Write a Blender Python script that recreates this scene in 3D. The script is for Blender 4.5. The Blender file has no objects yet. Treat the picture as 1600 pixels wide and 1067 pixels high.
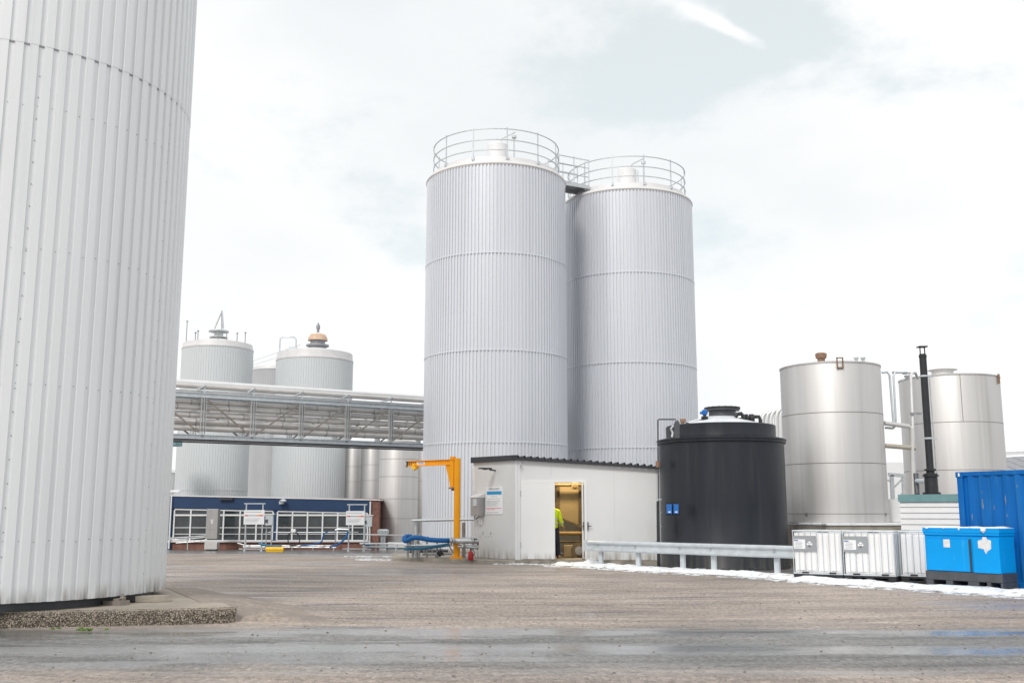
import bpy, bmesh, math, random
from mathutils import Vector, Matrix, noise as mnoise
random.seed(7)
PI = math.pi
S = bpy.context.scene
C = S.collection
# ------------------------------------------------------------------ camera
F, HOR, EYE = 1600.0, 800.0, 1.6
PITCH = math.atan((HOR - 533.5) / F)
cd = bpy.data.cameras.new('camera'); cam = bpy.data.objects.new('camera', cd); C.objects.link(cam)
cam.location = (0, 0, EYE); cam.rotation_euler = (PI / 2 + PITCH, 0, 0)
cd.sensor_width = 36; cd.lens = 36 * F / 1600; cd.clip_end = 3000; cd.clip_start = .05
S.camera = cam
S.render.resolution_x = 1024; S.render.resolution_y = 682
# ------------------------------------------------------------------ sky
SUN_EL, SUN_AZ = math.radians(42), math.radians(205)     # azimuth clockwise from +Y
w = bpy.data.worlds.new('World'); S.world = w; w.use_nodes = True
N, L = w.node_tree.nodes, w.node_tree.links
N.clear()
def wn(t, **k):
    n = N.new(t)
    for a, b in k.items(): setattr(n, a, b)
    return n
out = wn('ShaderNodeOutputWorld'); bg = wn('ShaderNodeBackground'); L.new(bg.outputs[0], out.inputs[0])
sky = wn('ShaderNodeTexSky', sky_type='NISHITA', sun_disc=False, sun_elevation=SUN_EL, sun_rotation=SUN_AZ, air_density=1.0, dust_density=4.0, ozone_density=1.0)
tc = wn('ShaderNodeTexCoord')
def m_(op, a, b=None, c=None, clamp=False):
    n = wn('ShaderNodeMath', operation=op); n.use_clamp = clamp
    for i, v in enumerate((a, b, c)):
        if v is None: continue
        if isinstance(v, (int, float)): n.inputs[i].default_value = v
        else: L.new(v, n.inputs[i])
    return n.outputs[0]
sep = wn('ShaderNodeSeparateXYZ'); L.new(tc.outputs['Generated'], sep.inputs[0])
X, Y, Z = sep.outputs
yy = m_('MAXIMUM', m_('ABSOLUTE', Y), .15)
U = m_('DIVIDE', X, yy); V = m_('DIVIDE', Z, yy)
def gauss(u0, v0, ang, su, sv, amp):
    c, s = math.cos(ang), math.sin(ang)
    du = m_('SUBTRACT', U, u0); dv = m_('SUBTRACT', V, v0)
    a = m_('DIVIDE', m_('ADD', m_('MULTIPLY', du, c), m_('MULTIPLY', dv, s)), su)
    b = m_('DIVIDE', m_('SUBTRACT', m_('MULTIPLY', dv, c), m_('MULTIPLY', du, s)), sv)
    q = m_('ADD', m_('MULTIPLY', a, a), m_('MULTIPLY', b, b))
    return m_('MULTIPLY', m_('EXPONENT', m_('MULTIPLY', q, -1)), amp)
nz = wn('ShaderNodeTexNoise'); nz.inputs['Scale'].default_value = 4.4; nz.inputs['Detail'].default_value = 12; nz.inputs['Roughness'].default_value = .6
mp = wn('ShaderNodeMapping'); mp.inputs['Scale'].default_value = (1, 1, 2.0); mp.inputs['Location'].default_value = (2.6, 1.4, .9)
L.new(tc.outputs['Generated'], mp.inputs[0]); L.new(mp.outputs[0], nz.inputs['Vector'])
nf = nz.outputs[0]
blobs = [(.17, .475, .25, .22, .10, .40), (.33, .43, .2, .16, .06, .10), (-.13, .30, -.9, .10, .06, .17), (.22, .27, 0, .12, .05, .13), (-.52, .42, .2, .10, .12, .12), (.02, .36, 1.0, .12, .06, .10)]
acc = None
for b in blobs:
    g = gauss(*b); acc = g if acc is None else m_('ADD', acc, g)
acc = m_('MINIMUM', acc, .40)
wh = gauss(.22, .50, -.485, .055, .010, .42)      # the thin bright wisp high on the right
clear = m_('SUBTRACT', m_('ADD', acc, m_('MULTIPLY', m_('SUBTRACT', nf, .5), 1.45)), wh)
mr = wn('ShaderNodeMapRange'); mr.interpolation_type = 'SMOOTHSTEP'
L.new(clear, mr.inputs[0]); mr.inputs[1].default_value = .09; mr.inputs[2].default_value = .40
skys = wn('ShaderNodeVectorMath', operation='SCALE'); L.new(sky.outputs[0], skys.inputs[0]); skys.inputs[3].default_value = .05
thin = wn('ShaderNodeVectorMath', operation='ADD'); L.new(skys.outputs[0], thin.inputs[0]); thin.inputs[1].default_value = (.555, .575, .535)
# cloud tone, brighter inside, slightly grey in places
n2 = wn('ShaderNodeTexNoise'); n2.inputs['Scale'].default_value = 2.2; n2.inputs['Detail'].default_value = 8; L.new(mp.outputs[0], n2.inputs['Vector'])
cr = wn('ShaderNodeValToRGB'); L.new(n2.outputs[0], cr.inputs[0])
cr.color_ramp.elements[0].position = .35; cr.color_ramp.elements[0].color = (.715, .74, .755, 1)
cr.color_ramp.elements[1].position = .62; cr.color_ramp.elements[1].color = (.86, .865, .87, 1)
mx = wn('ShaderNodeMix', data_type='RGBA'); L.new(mr.outputs[0], mx.inputs[0]); L.new(cr.outputs[0], mx.inputs[6]); L.new(thin.outputs[0], mx.inputs[7])
L.new(mx.outputs[2], bg.inputs[0]); bg.inputs[1].default_value = 1.0
# ------------------------------------------------------------------ sun (soft, veiled)
sd = bpy.data.lights.new('sun', 'SUN'); sun = bpy.data.objects.new('sun', sd); C.objects.link(sun)
sd.energy = 1.4; sd.angle = math.radians(14); sd.color = (1, .96, .9)
dv = Vector((math.sin(SUN_AZ) * math.cos(SUN_EL), math.cos(SUN_AZ) * math.cos(SUN_EL), math.sin(SUN_EL)))
sun.rotation_euler = (-dv).to_track_quat('-Z', 'Y').to_euler()
S.view_settings.view_transform = 'Standard'; S.view_settings.look = 'None'; S.view_settings.exposure = 0.30; S.view_settings.gamma = 1

# ================================================================== helpers
def at(px, py, Yd):
    a = (px - 800) / F; b = (533.5 - py) / F
    c, s = math.cos(PITCH), math.sin(PITCH)
    r = (a, c - b * s, s + b * c)
    return Vector((a / r[1] * Yd, Yd, EYE + r[2] / r[1] * Yd))
def xy(px, Yd): p = at(px, 800, Yd); return (p.x, p.y)
def gz(y):                                    # the yard falls gently beyond the tall silos
    t = min(1, max(0, (y - 38) / 16)); return -.4 * t * t * (3 - 2 * t)
class MB:
    def __init__(s): s.v = []; s.f = []; s.sm = []
    def add(s, vs, fs, smooth=False):
        o = len(s.v); s.v += [Vector(p) for p in vs]
        for f in fs: s.f.append([i + o for i in f]); s.sm.append(smooth)
        return s
    def box(s, c, d, rz=0, rot=None):
        hx, hy, hz = d[0] / 2, d[1] / 2, d[2] / 2
        R = rot if rot is not None else Matrix.Rotation(rz, 3, 'Z')
        vs = [R @ Vector((x * hx, y * hy, z * hz)) + Vector(c) for z in (-1, 1) for x, y in ((-1, -1), (1, -1), (1, 1), (-1, 1))]
        return s.add(vs, [(3, 2, 1, 0), (4, 5, 6, 7), (0, 1, 5, 4), (1, 2, 6, 5), (2, 3, 7, 6), (3, 0, 4, 7)])
    def beam(s, a, b, wd, ht, up=(0, 0, 1)):
        a, b = Vector(a), Vector(b); d = (b - a); ln = d.length; d.normalize()
        u = Vector(up); side = d.cross(u)
        if side.length < 1e-4: side = d.cross(Vector((1, 0, 0)))
        side.normalize(); u = side.cross(d)
        R = Matrix((d, side, u)).transposed()
        return s.box((a + b) / 2, (ln, wd, ht), rot=R)
    def tube(s, pts, r, n=8, cap=True):
        P = [Vector(p) for p in pts]; rs = r if isinstance(r, (list, tuple)) else [r] * len(P)
        o = len(s.v); ref = None
        for i, p in enumerate(P):
            t = (P[min(i + 1, len(P) - 1)] - P[max(i - 1, 0)]).normalized()
            if ref is None:
                ref = Vector((0, 0, 1)) if abs(t.z) < .9 else Vector((1, 0, 0))
            a = ref - t * ref.dot(t)
            if a.length < 1e-5: a = Vector((1, 0, 0)) - t * t.x
            a.normalize(); ref = a; b = t.cross(a)
            for k in range(n):
                an = 2 * PI * k / n; s.v.append(p + (a * math.cos(an) + b * math.sin(an)) * rs[i])
        for i in range(len(P) - 1):
            for k in range(n):
                s.f.append([o + i * n + k, o + i * n + (k + 1) % n, o + (i + 1) * n + (k + 1) % n, o + (i + 1) * n + k]); s.sm.append(True)
        if cap:
            s.f.append([o + k for k in range(n)][::-1]); s.sm.append(False)
            s.f.append([o + (len(P) - 1) * n + k for k in range(n)]); s.sm.append(False)
        return s
    def cyl(s, a, b, r, n=16): return s.tube([a, b], r, n)
    def lathe(s, c, prof, n=48, smooth=True, cap=True):
        o = len(s.v)
        for r, z in prof:
            for k in range(n):
                an = 2 * PI * k / n; s.v.append(Vector((c[0] + r * math.cos(an), c[1] + r * math.sin(an), c[2] + z)))
        for i in range(len(prof) - 1):
            for k in range(n):
                s.f.append([o + i * n + k, o + i * n + (k + 1) % n, o + (i + 1) * n + (k + 1) % n, o + (i + 1) * n + k]); s.sm.append(smooth)
        if cap:
            if prof[0][0] > 1e-4: s.f.append([o + k for k in range(n)][::-1]); s.sm.append(False)
            if prof[-1][0] > 1e-4: s.f.append([o + (len(prof) - 1) * n + k for k in range(n)]); s.sm.append(False)
        return s
    def prism(s, poly, z0, z1):
        n = len(poly); zs0 = z0 if isinstance(z0, (list, tuple)) else [z0] * n; zs1 = z1 if isinstance(z1, (list, tuple)) else [z1] * n
        vs = [(p[0], p[1], zs0[i]) for i, p in enumerate(poly)] + [(p[0], p[1], zs1[i]) for i, p in enumerate(poly)]
        a = sum(poly[i][0] * poly[(i + 1) % n][1] - poly[(i + 1) % n][0] * poly[i][1] for i in range(n))
        fs = [list(range(n))[::-1], [n + i for i in range(n)]] + [(i, (i + 1) % n, n + (i + 1) % n, n + i) for i in range(n)]
        if a < 0: fs = [f[::-1] for f in fs]
        return s.add(vs, fs)
    def plate(s, poly3, nrm, th):             # flat 3-D polygon with thickness
        n = len(poly3); nr = Vector(nrm).normalized() * th
        vs = [Vector(p) for p in poly3] + [Vector(p) + nr for p in poly3]
        return s.add(vs, [list(range(n))[::-1], [n + i for i in range(n)]] + [(i, (i + 1) % n, n + (i + 1) % n, n + i) for i in range(n)])
    def build(s, name, mat, parent=None, world=False, bevel=0):
        me = bpy.data.meshes.new(name)
        vs = s.v
        if parent is not None and world:
            M = root_matrix(parent).inverted(); vs = [M @ v for v in vs]
        me.from_pydata([tuple(v) for v in vs], [], s.f)
        for p, sm in zip(me.polygons, s.sm): p.use_smooth = sm
        me.validate(); me.update()
        if any(s.sm): me.set_sharp_from_angle(angle=math.radians(38))
        me.materials.append(mat)
        bm = bmesh.new(); bm.from_mesh(me); bmesh.ops.recalc_face_normals(bm, faces=bm.faces); bm.to_mesh(me); bm.free()
        o = bpy.data.objects.new(name, me); C.objects.link(o)
        if parent is not None: o.parent = parent
        if bevel:
            b = o.modifiers.new('bevel', 'BEVEL'); b.width = bevel; b.segments = 2; b.limit_method = 'ANGLE'
        return o
def root_matrix(o):
    M = Matrix.Identity(4)
    while o is not None:
        M = Matrix.Translation(o.location) @ o.rotation_euler.to_matrix().to_4x4() @ M; o = o.parent
    return M
def tag(o, label=None, cat=None, group=None, kind=None):
    if label: o['label'] = label
    if cat: o['category'] = cat
    if group: o['group'] = group
    if kind: o['kind'] = kind
    return o
def thing(name, label, cat, loc=(0, 0, 0), rz=0, group=None):
    o = bpy.data.objects.new(name, None); C.objects.link(o); o.location = loc; o.rotation_euler = (0, 0, rz)
    o.empty_display_size = .2
    return tag(o, label, cat, group)
def kids(o): return [c for c in bpy.data.objects if c.parent == o]
def copy_tree(o, parent=None):
    c = o.copy(); C.objects.link(c)
    if parent is not None: c.parent = parent
    for ch in kids(o): copy_tree(ch, c)
    return c
def text_part(txt, size, M, mat, parent, name='lettering', ext=.002, align='CENTER', sx=1):
    cu = bpy.data.curves.new('t', 'FONT'); cu.body = txt; cu.size = size; cu.extrude = ext; cu.align_x = align; cu.align_y = 'CENTER'
    o = bpy.data.objects.new('t', cu); C.objects.link(o)
    dg = bpy.context.evaluated_depsgraph_get(); me = bpy.data.meshes.new_from_object(o.evaluated_get(dg))
    bpy.data.objects.remove(o)
    Mi = root_matrix(parent).inverted() @ M @ Matrix.Diagonal((sx, 1, 1, 1))
    me.transform(Mi); me.materials.clear(); me.materials.append(mat); me.name = name
    p = bpy.data.objects.new(name, me); C.objects.link(p); p.parent = parent
    return p
# ------------------------------------------------------------------ materials
def mat(name, col, rough=.6, metal=0, var=.08, scale=3, stretch=(1, 1, 1), bump=0, bscale=30, rvar=0, col2=None, c2=(.45, .65), c2scale=1.5, c2stretch=(1, 1, 1), spec=None, coord='Object'):
    m = bpy.data.materials.new(name); m.use_nodes = True; nt = m.node_tree; n, l = nt.nodes, nt.links
    b = n['Principled BSDF']; b.inputs['Roughness'].default_value = rough; b.inputs['Metallic'].default_value = metal
    if spec is not None: b.inputs['Specular IOR Level'].default_value = spec
    t = n.new('ShaderNodeTexCoord')
    def nz(sc, st, det=6):
        mp = n.new('ShaderNodeMapping'); mp.inputs['Scale'].default_value = st; l.new(t.outputs[coord], mp.inputs[0])
        q = n.new('ShaderNodeTexNoise'); q.inputs['Scale'].default_value = sc; q.inputs['Detail'].default_value = det; l.new(mp.outputs[0], q.inputs['Vector']); return q.outputs[0]
    a = nz(scale, stretch)
    r = n.new('ShaderNodeValToRGB'); l.new(a, r.inputs[0])
    r.color_ramp.elements[0].position = .3; r.color_ramp.elements[1].position = .7
    r.color_ramp.elements[0].color = tuple(c * (1 - var) for c in col) + (1,); r.color_ramp.elements[1].color = tuple(min(1, c * (1 + var)) for c in col) + (1,)
    co = r.outputs[0]
    if col2:
        q = nz(c2scale, c2stretch, 9); mr = n.new('ShaderNodeMapRange'); l.new(q, mr.inputs[0]); mr.inputs[1].default_value = c2[0]; mr.inputs[2].default_value = c2[1]
        mx = n.new('ShaderNodeMix'); mx.data_type = 'RGBA'; l.new(mr.outputs[0], mx.inputs[0]); l.new(co, mx.inputs[6]); mx.inputs[7].default_value = tuple(col2) + (1,); co = mx.outputs[2]
    l.new(co, b.inputs['Base Color'])
    if rvar:
        mr = n.new('ShaderNodeMapRange'); l.new(a, mr.inputs[0]); mr.inputs[1].default_value = .3; mr.inputs[2].default_value = .7
        mr.inputs[3].default_value = max(.02, rough - rvar); mr.inputs[4].default_value = rough + rvar; l.new(mr.outputs[0], b.inputs['Roughness'])
    if bump:
        q = nz(bscale, (1, 1, 1), 8); bp = n.new('ShaderNodeBump'); bp.inputs['Strength'].default_value = bump; bp.inputs['Distance'].default_value = .02
        l.new(q, bp.inputs['Height']); l.new(bp.outputs[0], b.inputs['Normal'])
    return m
M = {}
M['silo'] = mat('silo cladding', (.70, .72, .765), .36, .32, .03, .35, (1.6, 1.6, .25), rvar=.03, col2=(.61, .63, .665), c2=(.52, .9), c2scale=1, c2stretch=(4, 4, .08))
M['bigsilo'] = mat('weathered cladding', (.765, .785, .80), .42, .22, .03, .6, (1.5, 1.5, .3), col2=(.60, .62, .64), c2=(.52, .9), c2scale=.9, c2stretch=(3, 3, .1))
M['pale'] = mat('pale green cladding', (.62, .65, .665), .5, .1, .02, .5, (1, 1, .2))
M['darkclad'] = mat('shaded grey cladding', (.50, .505, .52), .45, .3, .05, .5)
M['cap'] = mat('pale roof flashing', (.72, .71, .71), .5, .1, .05, 2)
M['galv'] = mat('galvanised steel', (.56, .58, .59), .42, .6, .12, 8, bump=.05, bscale=60, rvar=.08)
M['galvl'] = mat('galvanised rail', (.60, .645, .675), .42, .3, .10, 5, rvar=.06)
M['grey'] = mat('grey painted steel', (.32, .33, .35), .5, .3, .1, 4)
M['darkgrey'] = mat('dark grey steel', (.085, .09, .10), .45, .2, .15, 5)
M['steel'] = mat('brushed stainless', (.61, .595, .585), .54, .66, .06, 1.0, (3, 3, .12), rvar=.05, bump=.02, bscale=3, col2=(.50, .48, .465), c2=(.5, .78), c2scale=1.0, c2stretch=(3.2, 3.2, .1))
M['steeld'] = mat('dull stainless', (.43, .42, .415), .48, .8, .08, 1.0, (4, 4, .12), rvar=.1)
M['weld'] = mat('weld seam', (.30, .28, .26), .55, .6, .1, 5)
M['pipe'] = mat('lagged pipe sheet', (.64, .62, .60), .36, .45, .08, 2)
M['pipew'] = mat('bright pipe sheet', (.80, .80, .80), .35, .4, .04, 2)
M['black'] = mat('black polyethylene', (.017, .020, .028), .40, 0, .25, 1.2, (3, 3, .25), rvar=.08, spec=.38, col2=(.035, .037, .043), c2=(.55, .8), c2scale=1.3, c2stretch=(2.5, 2.5, .2))
M['blackp'] = mat('black plastic', (.022, .023, .026), .5, 0, .2, 6)
M['rust'] = mat('rusty steel', (.27, .17, .115), .8, .1, .3, 12)
M['rustbr'] = mat('tarnished brace', (.30, .27, .24), .6, .4, .25, 5)
M['wallw'] = mat('white sandwich panel', (.77, .78, .785), .45, 0, .02, 1.2, col2=(.68, .68, .67), c2=(.6, .85), c2scale=.8, c2stretch=(2, 2, .6))
M['wallshade'] = mat('shade-toned white panel', (.68, .69, .69), .45, 0, .03, 1.2)  # white panel toned down, the side wall's shade is in the colour
M['doorw'] = mat('white door paint', (.86, .87, .87), .35, 0, .02, 1.5)
M['white'] = mat('white sheet', (.78, .78, .79), .5, 0, .03, 3)
M['frame'] = mat('white window frame', (.80, .81, .82), .4, 0, .03, 3)
M['trim'] = mat('anthracite trim', (.032, .036, .044), .45, .1, .1, 3)
M['bluef'] = mat('navy fascia', (.012, .042, .115), .5, 0, .12, 1.5)
M['glass'] = mat('window glass', (.045, .055, .062), .08, 0, .35, 1.3, spec=.8)
M['brick'] = mat('red brick', (.22, .105, .08), .8, 0, .3, 5, bump=.3, bscale=12)
M['concrete'] = mat('old concrete', (.36, .325, .275), .85, 0, .18, 3, bump=.5, bscale=25, col2=(.20, .18, .15), c2=(.5, .7), c2scale=2.5)
M['snow'] = mat('snow', (.84, .86, .885), .75, 0, .04, 4, bump=.8, bscale=14, col2=(.40, .36, .32), c2=(.56, .70), c2scale=5)
M['thinsnow'] = mat('thin melting snow', (.80, .82, .84), .6, 0, .05, 4)
def holes(m, lo, hi, sc):
    nt = m.node_tree; n, l = nt.nodes, nt.links; g = n.new('ShaderNodeNewGeometry'); q = n.new('ShaderNodeTexNoise'); q.inputs['Scale'].default_value = sc; q.inputs['Detail'].default_value = 8; q.inputs['Roughness'].default_value = .7
    l.new(g.outputs['Position'], q.inputs['Vector']); r = n.new('ShaderNodeMapRange'); l.new(q.outputs[0], r.inputs[0]); r.inputs[1].default_value = lo; r.inputs[2].default_value = hi; l.new(r.outputs[0], n['Principled BSDF'].inputs['Alpha'])
holes(M['thinsnow'], .42, .56, 2.5)
M['tan'] = mat('tan pipe lagging', (.46, .42, .35), .6, .1, .1, 3)
M['orange'] = mat('orange yellow paint', (.88, .36, .004), .42, 0, .05, 3, spec=.3)
M['yellow'] = mat('yellow paint', (.85, .50, .02), .45, 0, .06, 3)
M['blueh'] = mat('blue hose', (.008, .11, .33), .45, 0, .15, 6, spec=.3)
M['bluet'] = mat('teal blue hose', (.03, .16, .27), .4, 0, .15, 6)
M['blueb'] = mat('bright blue plastic', (.002, .33, .80), .42, 0, .04, 2, spec=.2, col2=(.06, .42, .80), c2=(.62, .8), c2scale=3, c2stretch=(3, 3, .6))
M['cont'] = mat('blue container paint', (.003, .13, .44), .5, 0, .12, 1.2, (2, 2, .5), spec=.2, col2=(.02, .17, .44), c2=(.5, .75), c2scale=2, c2stretch=(3, 3, .4), bump=.04, bscale=5)
M['scuff'] = mat('scuffed container paint', (.16, .22, .30), .7, .1, .35, 9, (1, 1, .4))
M['bluebox'] = mat('blue enclosure', (.015, .14, .46), .4, 0, .06, 4)
M['red'] = mat('red enamel', (.42, .012, .015), .35, 0, .1, 4)
M['ibc'] = mat('translucent white plastic', (.86, .86, .86), .4, 0, .02, 2, col2=(.78, .78, .77), c2=(.5, .9), c2scale=1, c2stretch=(1, 1, .5))
M['placard'] = mat('grey tin plate', (.36, .38, .40), .45, .3, .05, 3)
M['label'] = mat('paper label', (.84, .85, .87), .6, 0, .03, 9)
M['labelt'] = mat('worn paper', (.72, .72, .72), .7, 0, .1, 20)
M['ink'] = mat('dark ink', (.05, .055, .07), .6, 0, .05)
M['inkg'] = mat('grey ink', (.33, .34, .38), .6, 0, .05)
M['inkb'] = mat('blue ink', (.03, .08, .28), .6, 0, .05)
M['inkr'] = mat('red ink', (.62, .06, .05), .6, 0, .05)
M['inko'] = mat('orange ink', (.85, .30, .06), .6, 0, .05)
M['cyan'] = mat('cyan print', (.01, .30, .58), .5, 0, .05)
M['teal'] = mat('weathered teal board', (.17, .32, .33), .7, 0, .12, 3, col2=(.10, .15, .15), c2=(.6, .75), c2scale=4)
M['siding'] = mat('white siding', (.80, .80, .81), .5, 0, .03, 3)
M['hopper'] = mat('warm-lit machine panel', (.46, .36, .20), .45, .25, .1, 2)  # steel panels with the warm lamp light put into their colour
M['hopperd'] = mat('dark machine frame', (.17, .125, .07), .5, .3, .2, 5)
M['inner'] = mat('inner wall board', (.42, .33, .19), .6, 0, .12, 2)
M['brass'] = mat('brass pipe', (.34, .24, .11), .55, .5, .1, 4)
M['skin'] = mat('skin', (.52, .30, .22), .5, 0, .05, 12)
M['hair'] = mat('brown hair', (.07, .045, .03), .6, 0, .2, 30)
M['hivis'] = mat('fluorescent yellow fabric', (.66, .90, .01), .7, 0, .08, 9)
M['reflect'] = mat('silver reflective tape', (.62, .64, .62), .35, .3, .05, 9)
M['navy'] = mat('navy work fabric', (.014, .020, .040), .75, 0, .2, 9)
M['moss'] = mat('moss', (.09, .16, .02), .9, 0, .3, 20, bump=.5)
M['bark'] = M['rustbr']
def splash(m, z0, z1, col):
    nt = m.node_tree; n, l = nt.nodes, nt.links; b = n['Principled BSDF']; src = b.inputs['Base Color'].links[0].from_socket
    g = n.new('ShaderNodeNewGeometry'); sp = n.new('ShaderNodeSeparateXYZ'); l.new(g.outputs['Position'], sp.inputs[0])
    mp = n.new('ShaderNodeMapping'); mp.inputs['Scale'].default_value = (9, 9, 1.2); l.new(g.outputs['Position'], mp.inputs[0]); q = n.new('ShaderNodeTexNoise'); q.inputs['Scale'].default_value = 1; q.inputs['Detail'].default_value = 8; l.new(mp.outputs[0], q.inputs['Vector'])
    a = n.new('ShaderNodeMapRange'); a.interpolation_type = 'SMOOTHSTEP'; l.new(sp.outputs[2], a.inputs[0]); a.inputs[1].default_value = z1; a.inputs[2].default_value = z0
    k = n.new('ShaderNodeMapRange'); l.new(q.outputs[0], k.inputs[0]); k.inputs[1].default_value = .38; k.inputs[2].default_value = .66
    ml = n.new('ShaderNodeMath'); ml.operation = 'MULTIPLY'; l.new(a.outputs[0], ml.inputs[0]); l.new(k.outputs[0], ml.inputs[1])
    mx = n.new('ShaderNodeMix'); mx.data_type = 'RGBA'; l.new(ml.outputs[0], mx.inputs[0]); l.new(src, mx.inputs[6]); mx.inputs[7].default_value = (*col, 1); l.new(mx.outputs[2], b.inputs['Base Color'])
splash(M['bigsilo'], .30, .62, (.30, .28, .25))
splash(M['wallw'], .10, .55, (.40, .37, .33)); splash(M['wallshade'], .10, .55, (.38, .35, .31)); splash(M['black'], 0, .8, (.055, .053, .05)); splash(M['doorw'], .12, .40, (.5, .47, .43))
def em(name, col, st):
    m = bpy.data.materials.new(name); m.use_nodes = True; b = m.node_tree.nodes['Principled BSDF']
    b.inputs['Base Color'].default_value = (*col, 1); b.inputs['Emission Color'].default_value = (*col, 1); b.inputs['Emission Strength'].default_value = st; return m

# ------------------------------------------------------------------ ground
def ground_material():
    m = bpy.data.materials.new('wet yard surface'); m.use_nodes = True; nt = m.node_tree; n, l = nt.nodes, nt.links
    b = n['Principled BSDF']; geo = n.new('ShaderNodeNewGeometry'); pos = geo.outputs['Position']
    def nz(sc, st=(1, 1, 1), det=8, rough=.55, loc=(0, 0, 0), rot=0):
        mp = n.new('ShaderNodeMapping'); mp.vector_type = 'TEXTURE' if rot else 'POINT'; mp.inputs['Rotation'].default_value = (0, 0, rot); st = tuple(1 / q for q in st) if rot else st; mp.inputs['Scale'].default_value = st; mp.inputs['Location'].default_value = loc; l.new(pos, mp.inputs[0])
        q = n.new('ShaderNodeTexNoise'); q.inputs['Scale'].default_value = sc; q.inputs['Detail'].default_value = det; q.inputs['Roughness'].default_value = rough; l.new(mp.outputs[0], q.inputs['Vector']); return q.outputs[0]
    def mth(op, a, b_=None, clamp=False):
        q = n.new('ShaderNodeMath'); q.operation = op; q.use_clamp = clamp
        for i, v in enumerate((a, b_)):
            if v is None: continue
            if isinstance(v, (int, float)): q.inputs[i].default_value = v
            else: l.new(v, q.inputs[i])
        return q.outputs[0]
    def rng(v, a, c, o0=0, o1=1, smooth=True):
        q = n.new('ShaderNodeMapRange'); q.interpolation_type = 'SMOOTHSTEP' if smooth else 'LINEAR'; l.new(v, q.inputs[0])
        for i, x in enumerate((a, c, o0, o1)): q.inputs[i + 1].default_value = x
        return q.outputs[0]
    def mix(f, a, c):
        q = n.new('ShaderNodeMix'); q.data_type = 'RGBA'
        if isinstance(f, (int, float)): q.inputs[0].default_value = f
        else: l.new(f, q.inputs[0])
        for i, v in ((6, a), (7, c)):
            if isinstance(v, tuple): q.inputs[i].default_value = (*v, 1)
            else: l.new(v, q.inputs[i])
        return q.outputs[2]
    sp = n.new('ShaderNodeSeparateXYZ'); l.new(pos, sp.inputs[0]); x, y = sp.outputs[0], sp.outputs[1]
    # wander of the bands
    wob = mth('MULTIPLY', mth('SUBTRACT', nz(.22, (1, .8, 1), 4), .5), 3.2)
    wob2 = mth('MULTIPLY', mth('SUBTRACT', nz(1.3, (.5, 1.6, 1), 6, .65), .5), 1.3)
    yb = mth('ADD', mth('ADD', y, wob2), mth('MULTIPLY', wob, .45))
    fine = nz(55, det=3, rough=.7); med = nz(9, det=6, rough=.65); big = nz(.5, (.45, 1.5, 1), 7, .6)
    gravel = mix(rng(big, .35, .68), (.395, .33, .285), (.285, .245, .222))
    gravel = mix(rng(nz(.9, (.5, 1.6, 1), 8, .65, (3, 5, 0), -.16), .52, .68), gravel, (.42, .355, .30))
    gravel = mix(rng(nz(.8, (.3, 2.0, 1), 8, .62, (9, 1, 0), .14), .56, .70), gravel, (.185, .17, .168))
    asphalt = mix(rng(nz(.7, (.3, 2.0, 1), 8, .6), .38, .66), (.225, .225, .225), (.155, .158, .16))
    xo = mth('ADD', x, 5); cc = mth('SUBTRACT', mth('SUBTRACT', y, mth('MULTIPLY', mth('MULTIPLY', xo, xo), .022)), mth('MULTIPLY', x, -.32))
    cv = n.new('ShaderNodeCombineXYZ'); l.new(mth('MULTIPLY', cc, 1.9), cv.inputs[0]); l.new(mth('MULTIPLY', x, .16), cv.inputs[1])
    tq = n.new('ShaderNodeTexNoise'); tq.inputs['Scale'].default_value = 1.6; tq.inputs['Detail'].default_value = 9; tq.inputs['Roughness'].default_value = .66; l.new(cv.outputs[0], tq.inputs['Vector']); trk = tq.outputs[0]
    # main masks : grey wheel road nearest, brown yard, grey strip far
    road = mth('MULTIPLY', rng(yb, 10.4, 11.5), rng(yb, 15.2, 14.2))
    far = rng(mth('ADD', yb, mth('MULTIPLY', x, .9)), 30.5, 36)
    road2 = rng(yb, 9.2, 8.3)
    col = mix(mth('MULTIPLY', road, .92), gravel, asphalt)
    col = mix(mth('MULTIPLY', far, .85), col, (.125, .124, .126))
    # pebbles
    vo = n.new('ShaderNodeTexVoronoi'); vo.inputs['Scale'].default_value = 42; l.new(pos, vo.inputs['Vector'])
    vc = n.new('ShaderNodeSeparateColor'); l.new(vo.outputs['Color'], vc.inputs[0])
    peb = mth('MULTIPLY', mth('GREATER_THAN', vc.outputs[0], .86), rng(vo.outputs['Distance'], .42, .25))
    pebd = mth('MULTIPLY', mth('GREATER_THAN', vc.outputs[1], .84), rng(vo.outputs['Distance'], .45, .25))
    notroad = mth('SUBTRACT', 1, mth('MULTIPLY', road, .75))
    col = mix(mth('MULTIPLY', mth('MULTIPLY', peb, notroad), .8), col, (.62, .55, .48))
    col = mix(mth('MULTIPLY', pebd, .6), col, (.06, .058, .056))
    sc = n.new('ShaderNodeVectorMath'); sc.operation = 'SCALE'; l.new(col, sc.inputs[0])
    l.new(mth('MULTIPLY', mth('MULTIPLY', rng(fine, .25, .75, .6, 1.4, False), rng(nz(16, (1, .45, 1), 4, .75, (7, 7, 0)), .3, .7, .66, 1.34, False)), mth('MULTIPLY', rng(trk, .32, .68, .76, 1.22, False), rng(nz(.28, (1, 1, 1), 5, .6, (4, 4, 2)), .32, .68, .84, 1.14, False))), sc.inputs[3])
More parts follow.
